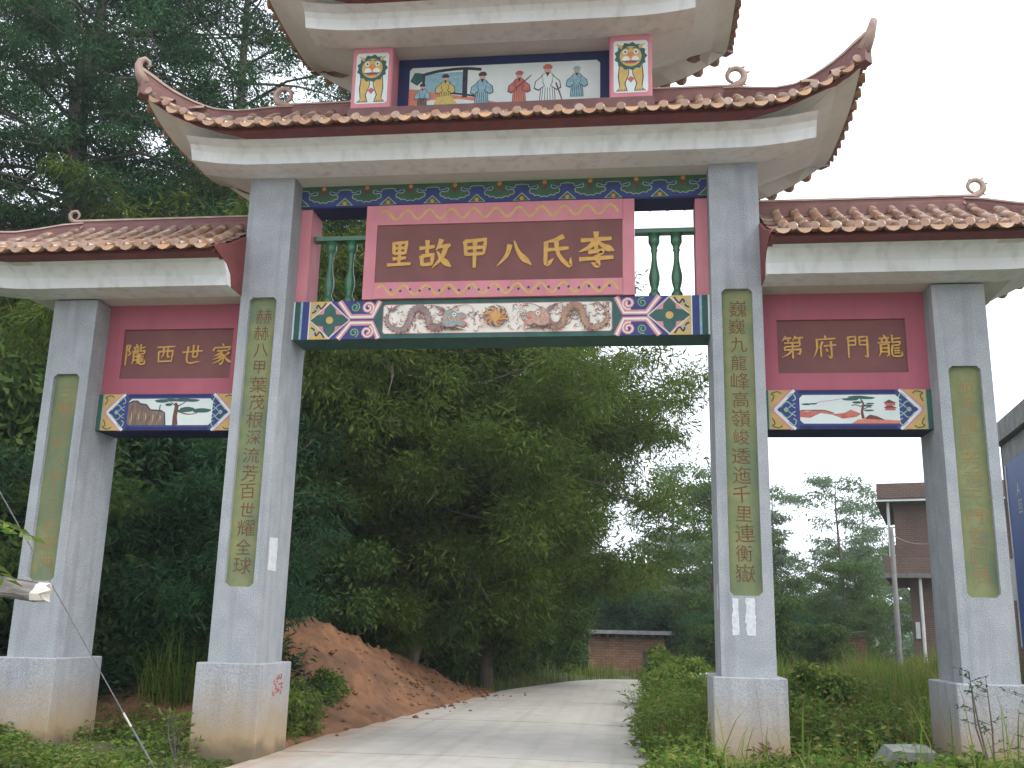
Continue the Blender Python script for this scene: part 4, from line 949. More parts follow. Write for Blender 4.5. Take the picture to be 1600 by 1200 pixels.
BA = [bamboo_meshes(21, 12, 34, 4.4, 75000), bamboo_meshes(22, 13.6, 52, 6.4, 170000), bamboo_meshes(23, 10.5, 32, 3.8, 70000)]
for i, (x, y, k, s, rz, lab) in enumerate([
    (-3.4, 20.0, 1, 1.0, .4, 'bamboo clump arching behind the broad tree at the road bend'),
    (-4.6, 13.6, 0, 1.05, 2.1, 'tall bamboo clump in the middle of the archway behind the clay heap'),
    (-6.2, 10.6, 2, 1.12, 4.0, 'bamboo clump directly above the clay heap'),
    (-8.3, 10.0, 0, 1.0, 5.2, 'dark bamboo clump showing through the left bay of the gateway'),
    (-8.8, 18.5, 1, 1.0, 1.1, 'bamboo clump rising behind the left balustrade opening'),
    (-3.2, 26.5, 2, 1.0, 3.0, 'far bamboo clump at the end of the row beside the brick shed'),
    (-11.5, 6.5, 2, .95, .9, 'bamboo clump standing left of the outer pillar'),
    (-12.8, 13., 1, 1.0, 2.7, 'bamboo clump at the back of the left slope')]):
    plant('bamboo_clump', BA[k], (x, y, gz(x, y)), rz, s, lab, 'bamboo', 'bamboo along the left road side', ('culms', 'crown'))
BT = tree_meshes(25, 11.8, 5.6, .09, 70, 250, (.12, .27), .21, L_bamboo, .40, .22, .82, .62, .38, 'dome', 9)
for x, y, s, rz, lab in [(-2.2, 15.0, .95, .3, 'broad rounded leafy tree overhanging the middle of the road'), (-3.6, 11.8, .92, 2.0, 'leafy tree right behind the clay heap'), (-6.6, 15.5, 1.15, 4.1, 'tall leafy tree filling the left of the archway'), (-2.8, 21.8, .78, 5.2, 'rounded leafy tree farthest along the road bend')]:
    plant('leafy_tree', BT, (x, y, gz(x, y)), rz, s, lab, 'tree', 'leafy trees over the road')
TL = [tree_meshes(31, 20, 5.4, .22, 74, 250, (.09, .19), .28, L_dark, .25, .30, .75, .38, .3, 'round', 7),
      tree_meshes(32, 19, 4.8, .28, 50, 250, (.09, .18), .26, L_dark, .35, .26, .68, .36, .2, 'round', 7)]
for i, (x, y, k, s, rz, lab) in enumerate([
    (-9.3, 12.5, 1, 1.04, .3, 'tall tree with a bare dark trunk rising between the curled roof ends'),
    (-11.7, 8.5, 0, .92, 1.9, 'dense dark tree above the left side roof'),
    (-13.2, 11.5, 1, 1.0, 3.2, 'feathery dark tree at the upper left corner of the view'),
    (-15.0, 5.5, 0, .95, 4.4, 'dark tree leaning in at the far left edge'),
    (-6.4, 20.5, 0, .98, 5.0, 'dark tree behind the left end of the top roof')]):
    plant('evergreen_tree', TL[k], (x, y, gz(x, y)), rz, s, lab, 'tree', 'tall dark trees behind the left bay')
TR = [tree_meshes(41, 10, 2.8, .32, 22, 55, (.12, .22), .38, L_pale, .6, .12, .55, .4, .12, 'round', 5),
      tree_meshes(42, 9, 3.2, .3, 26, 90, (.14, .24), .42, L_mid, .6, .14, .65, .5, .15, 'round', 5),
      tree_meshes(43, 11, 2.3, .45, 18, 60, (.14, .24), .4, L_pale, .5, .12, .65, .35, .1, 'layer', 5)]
for i, (x, y, k, s, rz, lab) in enumerate([
    (7.0, 44, 0, 1.1, .2, 'thin pale tree just right of the right road pillar'),
    (9.6, 46, 2, 1.0, 1.5, 'slender tree with a bare stem in the middle of the right bay'),
    (12.0, 43, 0, 1.15, 2.5, 'tallest airy tree in the right bay beside the brick house'),
    (14.2, 48, 2, 1.0, 3.5, 'small tree top peeking above the brick house roof'),
    (5.2, 33, 1, 1.0, 4.1, 'broad tree right of the brick shed behind the right road pillar'),
    (3.6, 40, 0, 1.15, 5.0, 'tree with thin arching twigs against the sky under the dragon beam'),
    (10.6, 34, 1, .62, .9, 'low dark green tree in front of the brick house'),
    (8.3, 36, 1, .6, 2.2, 'low bushy tree over the little brick kiln'),
    (1.2, 52, 1, .62, 3.0, 'rounded tree behind the flat roofed brick shed'),
    (-.5, 47, 1, .62, 4.4, 'round dark tree directly over the shed roof'),
    (1.6, 40.5, 1, .5, 2.4, 'small round tree touching the back of the shed roof'),
    (3.9, 43.5, 1, .55, .4, 'small round tree right of the shed roof'),
    (-3.0, 60, 1, .8, 1.0, 'distant pale tree at the end of the road gap')]):
    plant('roadside_tree', TR[k], (x, y, gz(x, y)), rz, s, lab, 'tree', 'trees beyond the gateway on the right')
# shrubs
SH = [tree_meshes(51, 2.6, 1.6, .08, 22, 120, (.10, .18), .45, L_mid, .7, .05, .42, .7, .2, 'round', 5),
      tree_meshes(52, 3.0, 1.7, .08, 24, 190, (.09, .17), .22, L_dark, .6, .05, .45, .7, .3, 'round', 5),
      tree_meshes(53, 1.2, .8, .08, 14, 80, (.07, .13), .5, L_weed, .8, .02, .26, .7, .2, 'round', 4)]
SHL = [(-4.6, 3.6, 1, .95, 'dark shrub between the two left pillars nearest the road pillar'), (-6.0, 4.2, 1, 1.1, 'dark shrub in the middle of the left bay'),
       (-7.6, 3.4, 0, 1.1, 'leafy shrub half hidden behind the outer left pillar'), (-9.4, 2.6, 1, 1.25, 'dark shrub beyond the outer left pillar'), (-6.6, 6.4, 1, 1.5, 'taller dark shrub on the slope behind the left bay'),
       (-9.2, 6.2, 0, 1.5, 'tall leafy shrub on the slope left of the outer pillar'), (-8.0, 1.2, 0, .8, 'shrub at the left picture edge behind the plinth'),
       (-4.9, 8.7, 0, 1.0, 'shrub crowning the clay heap'), (-3.3, 12.9, 0, 1.2, 'shrub at the foot of the bamboo beside the road'), (-2.35, 16.4, 0, 1.2, 'dark shrub at the far end of the clay heap'),
       (-1.35, 19.6, 0, 1.15, 'olive shrub at the road bend under the bamboo'), (-1.4, 23.4, 0, .8, 'yellowish shrub beside the road just left of the brick shed'),
       (4.6, 25.5, 0, .7, 'shrub right of the far road end'), (5.6, 22.0, 0, .9, 'bush behind the right road pillar'), (7.4, 27., 1, .8, 'dark bush left of the little brick kiln'), (8.0, 23., 0, .6, 'bush left of the low clay heap'),
       (4.6, 29.0, 1, .9, 'dark green bush beside the brick shed wall'),
       (-2.95, 2.2, 2, .6, 'low leafy weed bush at the inner corner of the left road plinth'), (-3.4, 3.0, 2, .55, 'low weed bush behind the left road plinth'), (-3.3, 4.4, 2, .6, 'weed bush at the foot of the clay heap'), (2.55, 5.6, 2, .8, 'leafy weed bush at the right road edge before the guard rail'), (2.45, 10.5, 2, .9, 'leafy weed bush at the right road edge beyond the guard rail'), (4.3, 3.4, 2, .85, 'leafy weed bush in the middle of the right bay'), (-1.0, 38.2, 1, 1.5, 'dark bush behind the left corner of the shed roof'), (1.4, 38.6, 1, 1.6, 'dark bush behind the middle of the shed roof'), (3.6, 38.2, 0, 1.6, 'lighter bush behind the right corner of the shed roof'), (5.4, 39.5, 1, 1.5, 'dark bush between the shed and the right road pillar')]
for i, (x, y, k, s, lab) in enumerate(SHL):
    plant('shrub', SH[k], (x, y, gz(x, y)), i*1.7, s, lab, 'shrub', 'shrubs around the gateway', ('stems', 'leaves'))
# grass and weeds: nobody could count these
def blades(n, area, hr, w, seed, m, name, label, keep=None, lean=.35, zf=None):
    g = np.random.default_rng(seed); x = g.uniform(area[0], area[1], n); y = g.uniform(area[2], area[3], n)
    if keep is not None:
        k = keep(x, y, g); x, y = x[k], y[k]; n = len(x)
    nearf = np.interp(y, [-4, -.2, 2.5], [.14, .2, .9]) if hr[1] < 1 else 1.; z = (zf or ground)(x, y)-.03; h = nearf*g.uniform(*hr, n)*(.55+.45*np.sin(x*2.1+y*1.3)*np.sin(x*.9-y*1.7)+.25); az = g.uniform(0, 2*np.pi, n); le = np.abs(g.normal(0, lean, n))*h
    d = np.stack([np.cos(az), np.sin(az), 0*az], 1); sd = np.stack([-np.sin(az), np.cos(az), 0*az], 1); ww = g.uniform(.6, 1.3, n)[:, None]*w
    b = np.stack([x, y, z], 1); up = np.array([0, 0, 1.])
    P = [b-sd*ww, b+sd*ww]
    for t, k in ((.5, .8), (.85, .45)):
        c = b+up*(h*t*(1-.1*t))[:, None]+d*(le*t*t)[:, None]; P += [c-sd*ww*k, c+sd*ww*k]
    tip = b+up*(h*.95)[:, None]+d*(le*1.25)[:, None]; P += [tip-sd*ww*.05, tip+sd*ww*.05]
    V = np.stack(P, 1).reshape(-1, 3); i = np.arange(n)[:, None]*8
    F = np.concatenate([i+np.array([[a, a+1, a+3, a+2]]) for a in (0, 2, 4)], 0)
    o = link(bpy.data.objects.new(name, npmesh(name, V, F, [m]))); return tag(o, label, 'grass', kind='stuff')
def weeds(n, area, hr, seed, name, label, keep=None, m=None, leaf=(.05, .11), lw=.55, per=16):
    g = np.random.default_rng(seed); x = g.uniform(area[0], area[1], n); y = g.uniform(area[2], area[3], n)
    if keep is not None:
        k = keep(x, y, g); x, y = x[k], y[k]; n = len(x)
    z = ground(x, y)-.02; h = g.uniform(*hr, n)*np.interp(y, [-4, -.2, 2.5], [.4, .5, 1.]); lx, ly = g.normal(0, .15, n)*h, g.normal(0, .15, n)*h
    t = g.uniform(.12, 1, (n, per)); az = g.uniform(0, 2*np.pi, (n, per)); sp = (.05+.22*h[:, None]*(1-.5*t))*g.uniform(.2, 1, (n, per))
    P = np.stack([x[:, None]+lx[:, None]*t+np.cos(az)*sp, y[:, None]+ly[:, None]*t+np.sin(az)*sp, z[:, None]+h[:, None]*t], -1).reshape(-1, 3)
    D = np.stack([np.cos(az), np.sin(az), g.uniform(-.5, .5, (n, per))], -1).reshape(-1, 3)
    L = g.uniform(*leaf, len(P)); V, F = leaves(P, D, L, L*lw, g, flat=1.5)
    st = np.stack([x, y, z], 1); en = np.stack([x+lx, y+ly, z+h], 1); q = np.array([.005, 0, 0])
    Vs = np.stack([st-q, st+q, en+q*.4, en-q*.4], 1).reshape(-1, 3)
    V2 = np.concatenate([V, Vs]); F2 = np.concatenate([F, np.arange(4*n).reshape(-1, 4)+len(V)])
    o = link(bpy.data.objects.new(name, npmesh(name, V2, F2, [m or L_weed]))); return tag(o, label, 'weeds', kind='stuff')
offroad = lambda x, y: (x < road_l(y)-.12) | (x > road_r(y)+.05+.2*np.sin(y*2.1)*np.sin(y*.7+1)-.14*np.sin(y*5.3))
noplinth = lambda x, y: ~((np.abs(x-4.95) < .6) & (y > -.55) & (y < -.05)) & ~((np.abs(np.abs(x)-3.024) < .42) & (y > -.12) & (y < .98)) & ~((np.abs(np.abs(x)-5.612) < .42) & (y > -.12) & (y < 1.02))
def kp(dens):
    return lambda x, y, g: offroad(x, y) & noplinth(x, y) & (g.uniform(0, 1, len(x)) < dens(x, y))
clump = lambda x, y: .35+.65*(np.sin(x*2.3+.7*y)*np.sin(1.9*y-x) > -.25)
hp = lambda x, y: (x < road_l(y)+.1) & (x > -7) & (y > 2.6) & (y < 13.5)
nr = lambda x, y: clump(x, y)*(~hp(x, y))
blades(34000, (1.8, 9, -3.0, 14), (.35, 1.15), .008, 61, L_grass, 'grass', 'green grass and stalks filling the verge under the right bay', kp(lambda x, y: nr(x, y)*np.interp(y, [-3, .5, 3.], [.03, .10, 1.])))
blades(14000, (-9, -2.3, -4, 6), (.15, .5), .007, 62, L_grass, 'grass', 'grass growing round the left plinths', kp(nr))
blades(12000, (1.8, 16, 13, 28), (.25, .7), .014, 63, L_grass, 'grass', 'far grass on the bank before the brick house', kp(lambda x, y: clump(x, y)))
blades(9000, (-6, 4.5, 8, 32), (.3, .8), .014, 64, L_grass, 'grass', 'long grass at the foot of the bamboo', kp(lambda x, y: clump(x, y)*(~hp(x, y))))
weeds(3600, (1.75, 6.6, -3.2, 9), (.2, .75), 65, 'weeds', 'leafy weeds crowding the right plinths and road edge', kp(nr), per=26, leaf=(.05, .13), lw=.45)
weeds(1900, (-8.6, -2.55, -3.6, 3.4), (.12, .42), 66, 'weeds', 'leafy weeds covering the foot of the left plinths', kp(nr), per=26, leaf=(.04, .09), lw=.4)
weeds(2600, (1.8, 9, .3, 16), (.3, .85), 67, 'weeds', 'reddish brown seeding weeds in the right verge', kp(lambda x, y: .5*clump(x, y)), m=L_dry, leaf=(.03, .07), per=14)
weeds(1700, (1.4, 2.6, -1, 16), (.35, .95), 68, 'weeds', 'pale weeds overhanging the right edge of the road', kp(lambda x, y: 1+0*x), per=26, leaf=(.04, .09), lw=.35)
weeds(1500, (-9.5, -3.5, 2.6, 9), (.5, 1.3), 69, 'weeds', 'dark undergrowth on the slope behind the left bay', kp(lambda x, y: 1.*(~((x > -6.6) & (y > 4.5)))), m=L_dark, leaf=(.08, .18), lw=.4, per=26)
blades(800, (-5.4, -4.2, 2.4, 3.6), (.9, 1.7), .012, 70, L_grass, 'pampas_grass', 'tall drooping pampas grass between the left pillars', lean=.6)
# single plants
def sapling(x, y, h, seed, label, m=L_weed, name='sapling', ls=(.06, .11)):
    g = np.random.default_rng(seed); mb = MB(); e = empty(name, loc=(x, y, gz(x, y))); PP = []; DD = []
    for k in range(3):
        az = g.uniform(0, 6.28); top = np.array([math.cos(az)*.16, math.sin(az)*.16, h*g.uniform(.7, 1)])
        pts = [np.array([0, 0, 0.]), top*.5+g.normal(0, .03, 3), top]; mb.tube([p.tolist() for p in pts], [.012, .009, .003], M_bark, 5, False)
        for j in range(9):
            t = g.uniform(.3, 1); b = pts[0]*(1-t)**2+2*pts[1]*t*(1-t)+pts[2]*t*t; a2 = g.uniform(0, 6.28); tip = b+np.array([math.cos(a2), math.sin(a2), .3])*g.uniform(.1, .28)
            mb.tube([b.tolist(), tip.tolist()], [.005, .002], M_bark, 4, False)
            q = g.uniform(.3, 1, (5, 1)); PP.append(b+(tip-b)*q); d = np.tile(tip-b, (5, 1))+g.normal(0, .12, (5, 3)); DD.append(d)
    P = np.concatenate(PP); D = np.concatenate(DD); V, F = leaves(P, D, g.uniform(*ls, len(P)), ls[0]*.55, g, flat=1)
    mb.build('stem', e); link(bpy.data.objects.new('leaves', npmesh('leaves', V, F, [m])), e); return tag(e, label, 'plant')
sapling(5.3, -.8, 1.45, 81, 'thin sapling with sparse dark leaves in front of the outer right plinth', L_dark, ls=(.03, .06))
sapling(5.75, -.7, 1.1, 82, 'small twiggy sapling right of the thin sapling before the outer right plinth', L_dark, ls=(.03, .055))
sapling(-3.35, -.55, .62, 83, 'thin weed stalk against the face of the left road plinth')
sapling(3.3, -.5, .42, 84, 'small brown weed before the right road plinth', L_dry)
# pinnate fronds reaching in at the left edge
fr_ = MB(); e = empty('fern_shrub', loc=(-4.15, -4.2, 0)); PP = []; DD = []; g = np.random.default_rng(9)
fr_.tube([(0, 0, -.1), (.02, 0, 1.2), (.0, 0, 2.2)], [.03, .022, .012], M_bark, 6)
for z, dx, dz, dy in ((2.2, .95, -.02, .1), (2.05, .9, -.22, -.1), (2.2, -.8, .1, .2), (2.1, .2, .2, .8), (2.0, -.2, 0, -.8)):
    A = np.array([0, 0, z]); B = np.array([dx, dy, z+dz]); n = 15
    C = [A+(B-A)*t+np.array([0, 0, .16*math.sin(math.pi*t)]) for t in np.linspace(0, 1, n)]
    fr_.tube([c.tolist() for c in C], list(np.linspace(.008, .002, n)), M_bark, 4, False)
    sd = np.cross(B-A, (0, 0, 1)); sd = sd/np.linalg.norm(sd)
    for i in range(3, n):
        for s in (-1, 1): PP.append(C[i]); DD.append(sd*s+(B-A)*.35+np.array([0, 0, -.25]))
V, F = leaves(np.array(PP), np.array(DD), .19, .06, g, flat=2)
fr_.build('stem', e); link(bpy.data.objects.new('fronds', npmesh('fronds', V, F, [L_weed])), e)
tag(e, 'pinnate green fronds reaching in at the left picture edge', 'fern')
# dead tree with a broken pale limb
M_dead = mat('weathered grey wood', (.30, .28, .25), (.13, .11, .095), 9, .9, .9, 30, stretch=(.4, 2, 2))
M_split = mat('pale split wood', (.62, .58, .52), (.50, .45, .38), 12, .9, .5, 40)
dt = tag(empty('dead_tree', loc=(-4.75, -4.0, 0)), 'weathered grey limb with a pale split end jutting in from the left edge', 'dead tree')
rw = random.Random(4); tk = MB()
tk.tube([(0, 0, -.15), (.02, .02, .9), (.0, 0, 1.7), (-.12, .03, 2.3)], [.17, .14, .12, .07], M_dead, 9); tk.build('trunk', dt, True)
lb = MB(); P = [(.0, 0, 1.86), (.5, 0, 1.84), (.95, 0, 1.80), (1.3, .0, 1.77), (1.60, 0, 1.73)]; V = []; n = 10
for i, p in enumerate(P):
    for k in range(n):
        a = 2*math.pi*k/n; r = .084*(1+.22*math.sin(3*a+i)+rw.uniform(-.16, .16)); V.append((p[0], p[1]+r*math.cos(a), p[2]+r*.95*math.sin(a)))
Fq = [(i*n+k, i*n+(k+1) % n, (i+1)*n+(k+1) % n, (i+1)*n+k) for i in range(len(P)-1) for k in range(n)]
lb.add(V, Fq, M_dead).build('limb', dt, True)
sp_ = MB(); ring0 = V[-n:]; tips = [(1.66+rw.uniform(0, .10), y*.9, 1.73+(z-1.73)*.95) for x, y, z in ring0]
sp_.add(ring0+tips+[(1.62, 0, 1.73)], [(k, (k+1) % n, n+(k+1) % n, n+k) for k in range(n)]+[(n+k, n+(k+1) % n, 2*n) for k in range(n)], M_split).build('split_end', dt)
# ------------------------------------------------------------------ guy wire with its anchor
M_steel = mat('galvanised steel', (.16, .16, .17), (.11, .11, .115), 20, .5)
M_conc = mat('weathered concrete', (.34, .345, .34), (.24, .24, .235), 5, .9, .5, 40, extra=streaks(.35, 4))
gw = tag(empty('guy_wire', loc=(-3.36, -1, 0)), 'thin dark guy wire slanting down across the outer left pillar', 'wire')
p0, p1 = Vector((-3.36, -1, -.05)), Vector((-9.6, -1, 8.2)); d = p1-p0
MB().tube([(p0+d*t)-Vector((-3.36, -1, 0)) for t in np.linspace(0, 1, 8)], .007, M_steel, 5).build('cable', gw)
MB().tube([(p0+d*t)-Vector((-3.36, -1, 0)) for t in (.008, .05)], .012, M_steel, 6).build('anchor_rod', gw)
MB().tube([(p0+d*t)-Vector((-3.36, -1, 0)) for t in (.055, .072)], .012, M_split, 6).build('insulator', gw)
def pole(name, loc, h, label, arm=True):
    e = tag(empty(name, loc=loc), label, 'utility pole', 'utility poles')
    MB().lathe([(.095, -.5), (.09, 0), (.065, h)], (0, 0, 0), mat('dull grey pole', (.20, .195, .18), (.15, .145, .135), 4, .9), 12).build('shaft', e, True)
    if arm:
        MB().box(-.55, .55, -.12, -.06, h-.42, h-.34, M_steel).build('crossarm', e)
        for x in (-.45, .0, .45): MB().lathe([(.02, 0), (.035, .04), (.02, .07), (.035, .10), (.01, .14)], (x, -.09, h-.34), M_pictwhite, 8).build('insulator', e)
    return e
pole('utility_pole', (-9.7, -1, 0), 8.4, 'concrete pole outside the left edge holding the guy wire')
pole('utility_pole', (9.5, 20, .2), 4.6, 'short concrete pole standing before the brick house', False)
def cable(name, pts, sag, label, r=.012):
    P = []
    for a, b in zip(pts[:-1], pts[1:]):
        a, b = Vector(a), Vector(b); P += [a.lerp(b, t)-Vector((0, 0, sag*4*t*(1-t))) for t in np.linspace(0, 1, 12)][:-1 if b != Vector(pts[-1]) else None]
    return tag(MB().tube(P, r, M_steel, 5).build(name), label, 'cable', 'overhead cables')
cable('overhead_cable', [(9.5, 19.9, 4.55), (8.25, 6.4, 3.9)], .5, 'black cable sagging from the short pole to the brick shop', .014)
cable('overhead_cable', [(9.5, 20.0, 4.3), (10.9, 24.0, 4.0)], .25, 'short cable from the pole to the brick house wall', .014)

# ------------------------------------------------------------------ buildings
def brickmat(name, c1, c2, mortar, sc=1., w=.24, h=.07):
    if name in MATS: return MATS[name]
    m = bpy.data.materials.new(name); m.use_nodes = True; n = m.node_tree.nodes; l = m.node_tree.links; p = n['Principled BSDF']
    t = n.new('ShaderNodeTexCoord'); g = n.new('ShaderNodeNewGeometry'); s = n.new('ShaderNodeSeparateXYZ'); l.new(t.outputs['Object'], s.inputs[0])
    c = n.new('ShaderNodeCombineXYZ'); l.new(mathn(n, l, 'ADD', s.outputs[0], s.outputs[1]), c.inputs[0]); l.new(s.outputs[2], c.inputs[1])
    b = n.new('ShaderNodeTexBrick'); b.inputs['Scale'].default_value = sc; b.inputs['Brick Width'].default_value = w; b.inputs['Row Height'].default_value = h; b.inputs['Mortar Size'].default_value = .009
    b.inputs['Color1'].default_value = (*c1, 1); b.inputs['Color2'].default_value = (*c2, 1); b.inputs['Mortar'].default_value = (*mortar, 1); l.new(c.outputs[0], b.inputs[0])
    col = mixc(n, l, maprange(n, l, noise(n, l, g.outputs['Position'], 1.6, (1, 1, .5), 6), .45, .7, 0, .5), b.outputs[0], (.10, .08, .065))
    l.new(col, p.inputs['Base Color']); p.inputs['Roughness'].default_value = .9
    bu = n.new('ShaderNodeBump'); bu.inputs['Distance'].default_value = .01; bu.invert = True; l.new(b.outputs[1], bu.inputs['Height']); l.new(bu.outputs[0], p.inputs['Normal'])
    MATS[name] = m; return m
M_brick = brickmat('red brick', (.185, .10, .068), (.145, .08, .057), (.18, .16, .14))
M_brickold = brickmat('old adobe brick', (.46, .25, .15), (.32, .16, .10), (.16, .11, .08), 1, .3, .11)
M_glass = mat('dark window', (.02, .022, .025), (.03, .03, .035), 3, .15, spec=.5)
M_pvc = mat('white pipe', (.62, .63, .62), (.55, .55, .54), 3, .5)
# two-storey brick house
hs = tag(empty('brick_house', loc=(11.15, 24.4, .1)), 'two storey red brick house with jutting concrete slab floors in the right bay', 'house')
wl = MB().box(-.45, 8, 0, 7, 3.9, 6.0, M_brick).box(-.1, 8, .25, 7, -.6, 3.42, M_brick).build('wall', hs)
M_conc2 = mat('dark stained concrete', (.20, .19, .175), (.14, .132, .12), 5, .9, .4, 40)
MB().box(-.85, 8.3, -.5, 7.3, 3.40, 3.55, M_conc2).box(-.85, 8.3, -.5, -.26, 3.55, 4.1, M_brick).box(-.85, -.6, -.26, 7.3, 3.55, 4.1, M_brick).build('balcony', hs)
hs.rotation_euler = (0, 0, -.27)
rfh = MB().box(-1.0, 8.4, -.6, 7.4, 5.98, 6.08, M_conc2).box(-1.01, 8.41, -.61, -.60, 5.99, 6.04, M_pictwhite).build('roof', hs)
MB().box(-.95, 8.35, -.55, -.3, 6.11, 6.62, M_brick).box(-.95, -.7, -.3, 7.3, 6.11, 6.62, M_brick).box(8.1, 8.35, -.3, 7.3, 6.11, 6.62, M_brick).box(-.7, 8.1, 7.05, 7.3, 6.11, 6.62, M_brick).build('parapet', rfh)
MB().tube([(-.62, -.32, 4.1), (-.62, -.32, 5.98)], .05, M_pvc, 8).build('drain_pipe', hs); MB().tube([(.25, -.3, -.5), (.25, -.3, 3.4)], .055, M_pvc, 8).build('drain_pipe', hs)
for x, z, w_, h_ in ((1.2, 4.4, 1.2, 1.2), (4.0, 4.4, 1.2, 1.2)):
    wd = MB().box(x, x+w_, -.03, .04, z, z+h_, M_glass).build('window', hs); MB().box(x-.06, x+w_+.06, -.09, -.031, z-.08, z, M_conc).build('sill', wd)
for x, w_, h_ in ((1.3, 1.1, 2.2), (4.2, 1.3, 2.2)): MB().box(x, x+w_, .20, .28, 0, h_, M_glass).build('door', hs)
MB().box(-.0, .14, .17, .245, 1.4, 1.95, M_pvc).build('meter_box', hs)
# brick shop at the right edge with a blue billboard; wall turned a little out of line with the road
sh = tag(empty('brick_shop', loc=(8.62, 7.0, 0)), 'brick building with a blue billboard cut by the right picture edge', 'building'); sh.rotation_euler = (0, 0, -.113)
MB().box(-.25, 6.5, -4.4, -.02, -.3, 4.95, M_brick).build('wall', sh)
MB().box(-.38, 6.8, -4.5, .0, 4.95, 5.30, M_conc).build('roof_slab', sh)
MB().box(-.30, -.251, -4.2, -.35, 4.55, 4.9, M_conc).build('render_band', sh)
M_bill = mat('blue billboard print', (.035, .09, .30), (.03, .075, .25), 3, .45)
bb = MB().box(-.37, -.305, -4.1, -.72, 1.4, 4.5, M_bill).build('billboard', sh)
MB().box(-.38, -.371, -.80, -.74, 1.42, 4.48, M_pvc).build('billboard_edge', bb)
for ch, y, z, s_ in (('A', -1.5, 3.98, .30), ('回', -1.55, 3.68, .26), ('A', -1.75, 2.75, .30)):
    me = GL[ch].copy(); me.materials.append(M_pvc); o = bpy.data.objects.new('letter', me)
    o.matrix_world = Matrix.Translation((-.374, y, z)) @ Matrix.Rotation(-math.pi/2, 4, 'Z') @ Matrix.Rotation(math.pi/2, 4, 'X') @ Matrix.Diagonal((s_, s_, s_, 1)); link(o, bb)
MB().box(-.33, -.252, -.5, -.3, 2.2, 2.9, M_pvc).build('meter_box', sh)
# low brick shed at the end of the road
sd_ = tag(empty('brick_shed', loc=(-.35, 33.2, -1.0)), 'low old brick shed with a flat slab roof at the end of the road', 'shed')
MB().box(0, 3.3, 0, 3.5, -.4, 2.25, M_brickold).build('wall', sd_)
MB().box(-.25, 3.6, -.45, 3.8, 2.40, 2.56, M_conc).build('roof', sd_)
for k in range(9): MB().box(.05+k*.38, .17+k*.38, -.35, .3, 2.25, 2.40, M_bark).build('rafter', sd_)
MB().box(2.35, 3.05, -.03, .05, 0, 1.7, M_bark).build('door', sd_)
# little brick kiln and heaps beyond the right bay
kn = tag(empty('brick_kiln', loc=(9.5, 30.5, .45)), 'tiny orange brick hut with a sloping roof between the trees', 'hut')
MB().box(.0, 1.3, 0, 1.6, -.6, 1.05, M_brickold).build('wall', kn)
MB().prism([(-.15, 1.05), (1.45, 1.2), (1.45, 1.28), (-.15, 1.14)], 1, -.2, 1.8, M_bark).build('roof', kn)
MB().box(-.004, .02, .35, 1.1, -.2, .8, M_glass).build('doorway', kn)
def lump(name, c, r, h, m, label, cat, seed):
    g = np.random.default_rng(seed); a, b = 20, 8; V = []
    for j in range(b+1):
        q = j/b
        for i in range(a):
            t = 2*np.pi*i/a; k = 1+.12*math.sin(3*t+seed)+g.normal(0, .04); V.append((c[0]+r[0]*q*k*math.cos(t), c[1]+r[1]*q*k*math.sin(t), c[2]-.3+(h+.3)*(1-q**1.6)+g.normal(0, .03)*(q < 1)))
    F = [(j*a+i, j*a+(i+1) % a, (j+1)*a+(i+1) % a, (j+1)*a+i) for j in range(b) for i in range(a)]
    return tag(MB().add(V, F, m).build(name, None, True), label, cat)
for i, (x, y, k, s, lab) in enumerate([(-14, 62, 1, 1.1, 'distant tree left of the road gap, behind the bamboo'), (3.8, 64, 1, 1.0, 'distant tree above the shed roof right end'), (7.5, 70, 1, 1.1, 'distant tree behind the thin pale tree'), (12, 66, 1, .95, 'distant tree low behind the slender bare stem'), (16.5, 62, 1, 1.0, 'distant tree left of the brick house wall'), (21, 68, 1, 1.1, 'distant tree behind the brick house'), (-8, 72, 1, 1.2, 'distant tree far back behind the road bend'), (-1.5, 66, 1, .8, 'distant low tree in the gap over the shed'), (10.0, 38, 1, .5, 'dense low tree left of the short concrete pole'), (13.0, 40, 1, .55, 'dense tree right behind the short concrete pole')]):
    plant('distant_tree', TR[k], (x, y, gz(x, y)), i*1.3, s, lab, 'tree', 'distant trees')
lump('earth_heap', (8.8, 22.0, gz(8.8, 22)), (1.6, 1.2), .55, M_soil, 'low rounded clay heap in front of the brick house', 'earth heap', 3)
M_pale = mat('pale gravel', (.55, .53, .47), (.45, .43, .38), 8, .9, .5)
lump('gravel_heap', (6.3, 26., gz(6.3, 26)), (1.4, 1.0), .45, M_pale, 'pale sand heap just right of the right road pillar', 'sand heap', 5)
# white concrete guard post and rail at the road edge
gp = tag(empty('guard_rail', loc=(2.75, 8.6, gz(2.75, 8.6))), 'low white concrete guard rail beside the right road plinth', 'guard rail')
for x in (0, 1.4): MB().bbox(x-.06, x+.06, -.06, .06, -.2, .68, M_white).build('post', gp)
MB().bbox(-.12, 1.6, -.08, .08, .681, .80, M_white).build('rail', gp)
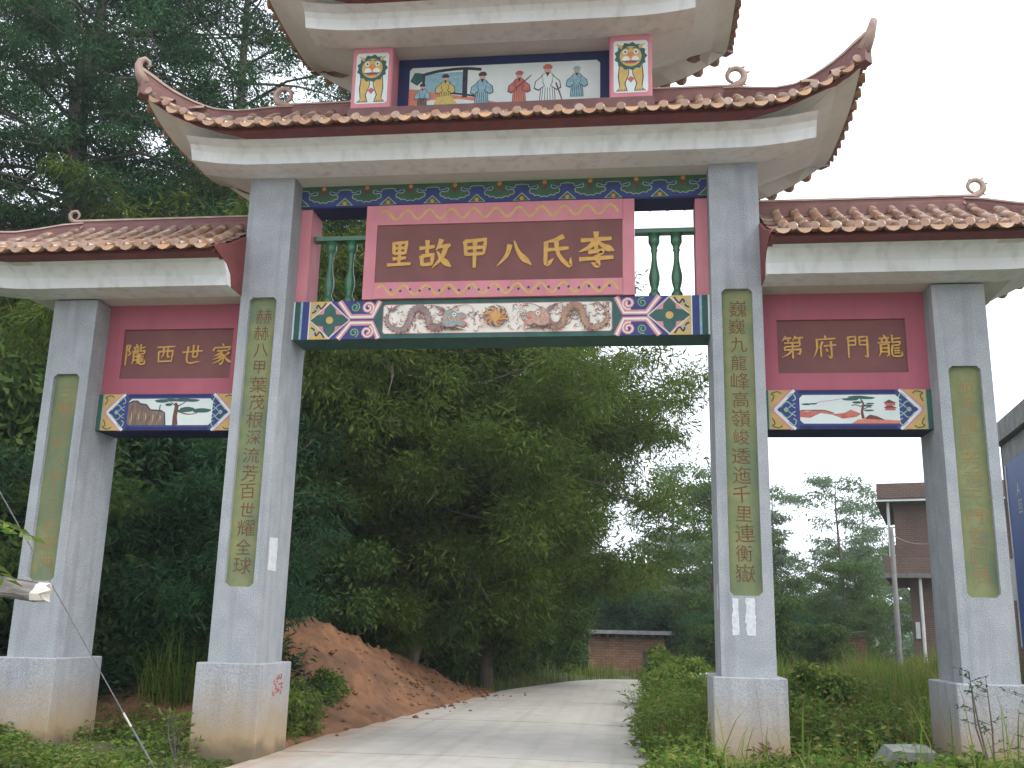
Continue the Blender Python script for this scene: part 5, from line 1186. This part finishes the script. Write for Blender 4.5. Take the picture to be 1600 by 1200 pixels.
# concrete culvert frames lying in the weeds
def culvert(loc, rz, s, label):
    e = tag(empty('culvert_frame', loc=loc), label, 'culvert frame', 'concrete culvert frames in the weeds'); e.rotation_euler = (.25, 0, rz); e.scale = (s, s, s)
    out = [(-.36, -.2), (-.36, .06), (-.24, .24), (.24, .24), (.36, .06), (.36, -.2)]; inn = [(-.25, -.2), (-.25, .02), (-.17, .14), (.17, .14), (.25, .02), (.25, -.2)]
    m = MB(); n = 6; V = [(x, y, z) for y in (-.12, .12) for x, z in out+inn]
    F = []
    for i in range(n-1):
        F += [(i, i+1, n+i+1, n+i), (12+i, 12+n+i, 12+n+i+1, 12+i+1), (i, 12+i, 12+i+1, i+1), (n+i, n+i+1, 12+n+i+1, 12+n+i)]
    F += [(0, n, 12+n, 12), (n-1, 12+n-1, 12+2*n-1, 2*n-1)]
    m.add(V, F, mat('mossy concrete', (.22, .225, .20), (.13, .14, .11), 6, .9, .5, 40)).build('frame', e); return e
culvert((4.66, -.05, .15), .25, 1.0, 'angular concrete frame sticking up from the weeds at the bottom edge')
culvert((5.4, -.3, -.02), -.1, .9, 'second concrete frame, just showing right of the first one')
# far-off wood that reads as one mass
g = np.random.default_rng(91); PP = []
for k in range(330):
    x = g.uniform(-45, 60); y = g.uniform(72, 100); z = gz(x, y)+g.uniform(0, 1)**.7*(5.5+2.2*math.sin(x*.31)+1.5*math.sin(x*.83))
    r = g.uniform(1.0, 2.0); o_ = g.normal(0, 1, (150, 3)); o_ /= np.linalg.norm(o_, axis=1, keepdims=True); PP.append(np.array([x, y, z])+o_*r*np.array([1, 1, .75])*g.uniform(.5, 1, (150, 1)))
P = np.concatenate(PP); D = g.normal(0, 1, P.shape); V, F = leaves(P, D, .65, .42, g)
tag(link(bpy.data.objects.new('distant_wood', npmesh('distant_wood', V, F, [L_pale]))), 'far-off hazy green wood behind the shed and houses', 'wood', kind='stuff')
# far hill
V, F = grid(np.linspace(-400, 400, 60), np.linspace(260, 420, 14), lambda X, Y: -4+26*np.exp(-((X+30)/120)**2)*np.sin(np.pi*np.clip((Y-260)/160, 0, 1))+10*np.exp(-((X-160)/90)**2)*np.sin(np.pi*np.clip((Y-260)/160, 0, 1))+1.5*np.sin(X*.11)+1.2*np.sin(X*.31+Y*.1))
tag(link(bpy.data.objects.new('hill', npmesh('hill', V, F, [mat('wooded hill', (.045, .075, .04), (.07, .10, .05), .2, .95)], smooth=True))), kind='structure')

# ------------------------------------------------------------------ thin humid air
hz = bpy.data.materials.new('humid air'); hz.use_nodes = True; n = hz.node_tree.nodes; n.clear()
ho = n.new('ShaderNodeOutputMaterial'); hv = n.new('ShaderNodeVolumePrincipled'); hv.inputs['Color'].default_value = (.90, .94, 1, 1)
hv.inputs['Density'].default_value = .0009; hv.inputs['Anisotropy'].default_value = .3
hz.node_tree.links.new(hv.outputs[0], ho.inputs['Volume'])
tag(MB().box(-420, 420, -70, 620, -8, 27, hz).build('haze'), kind='stuff')
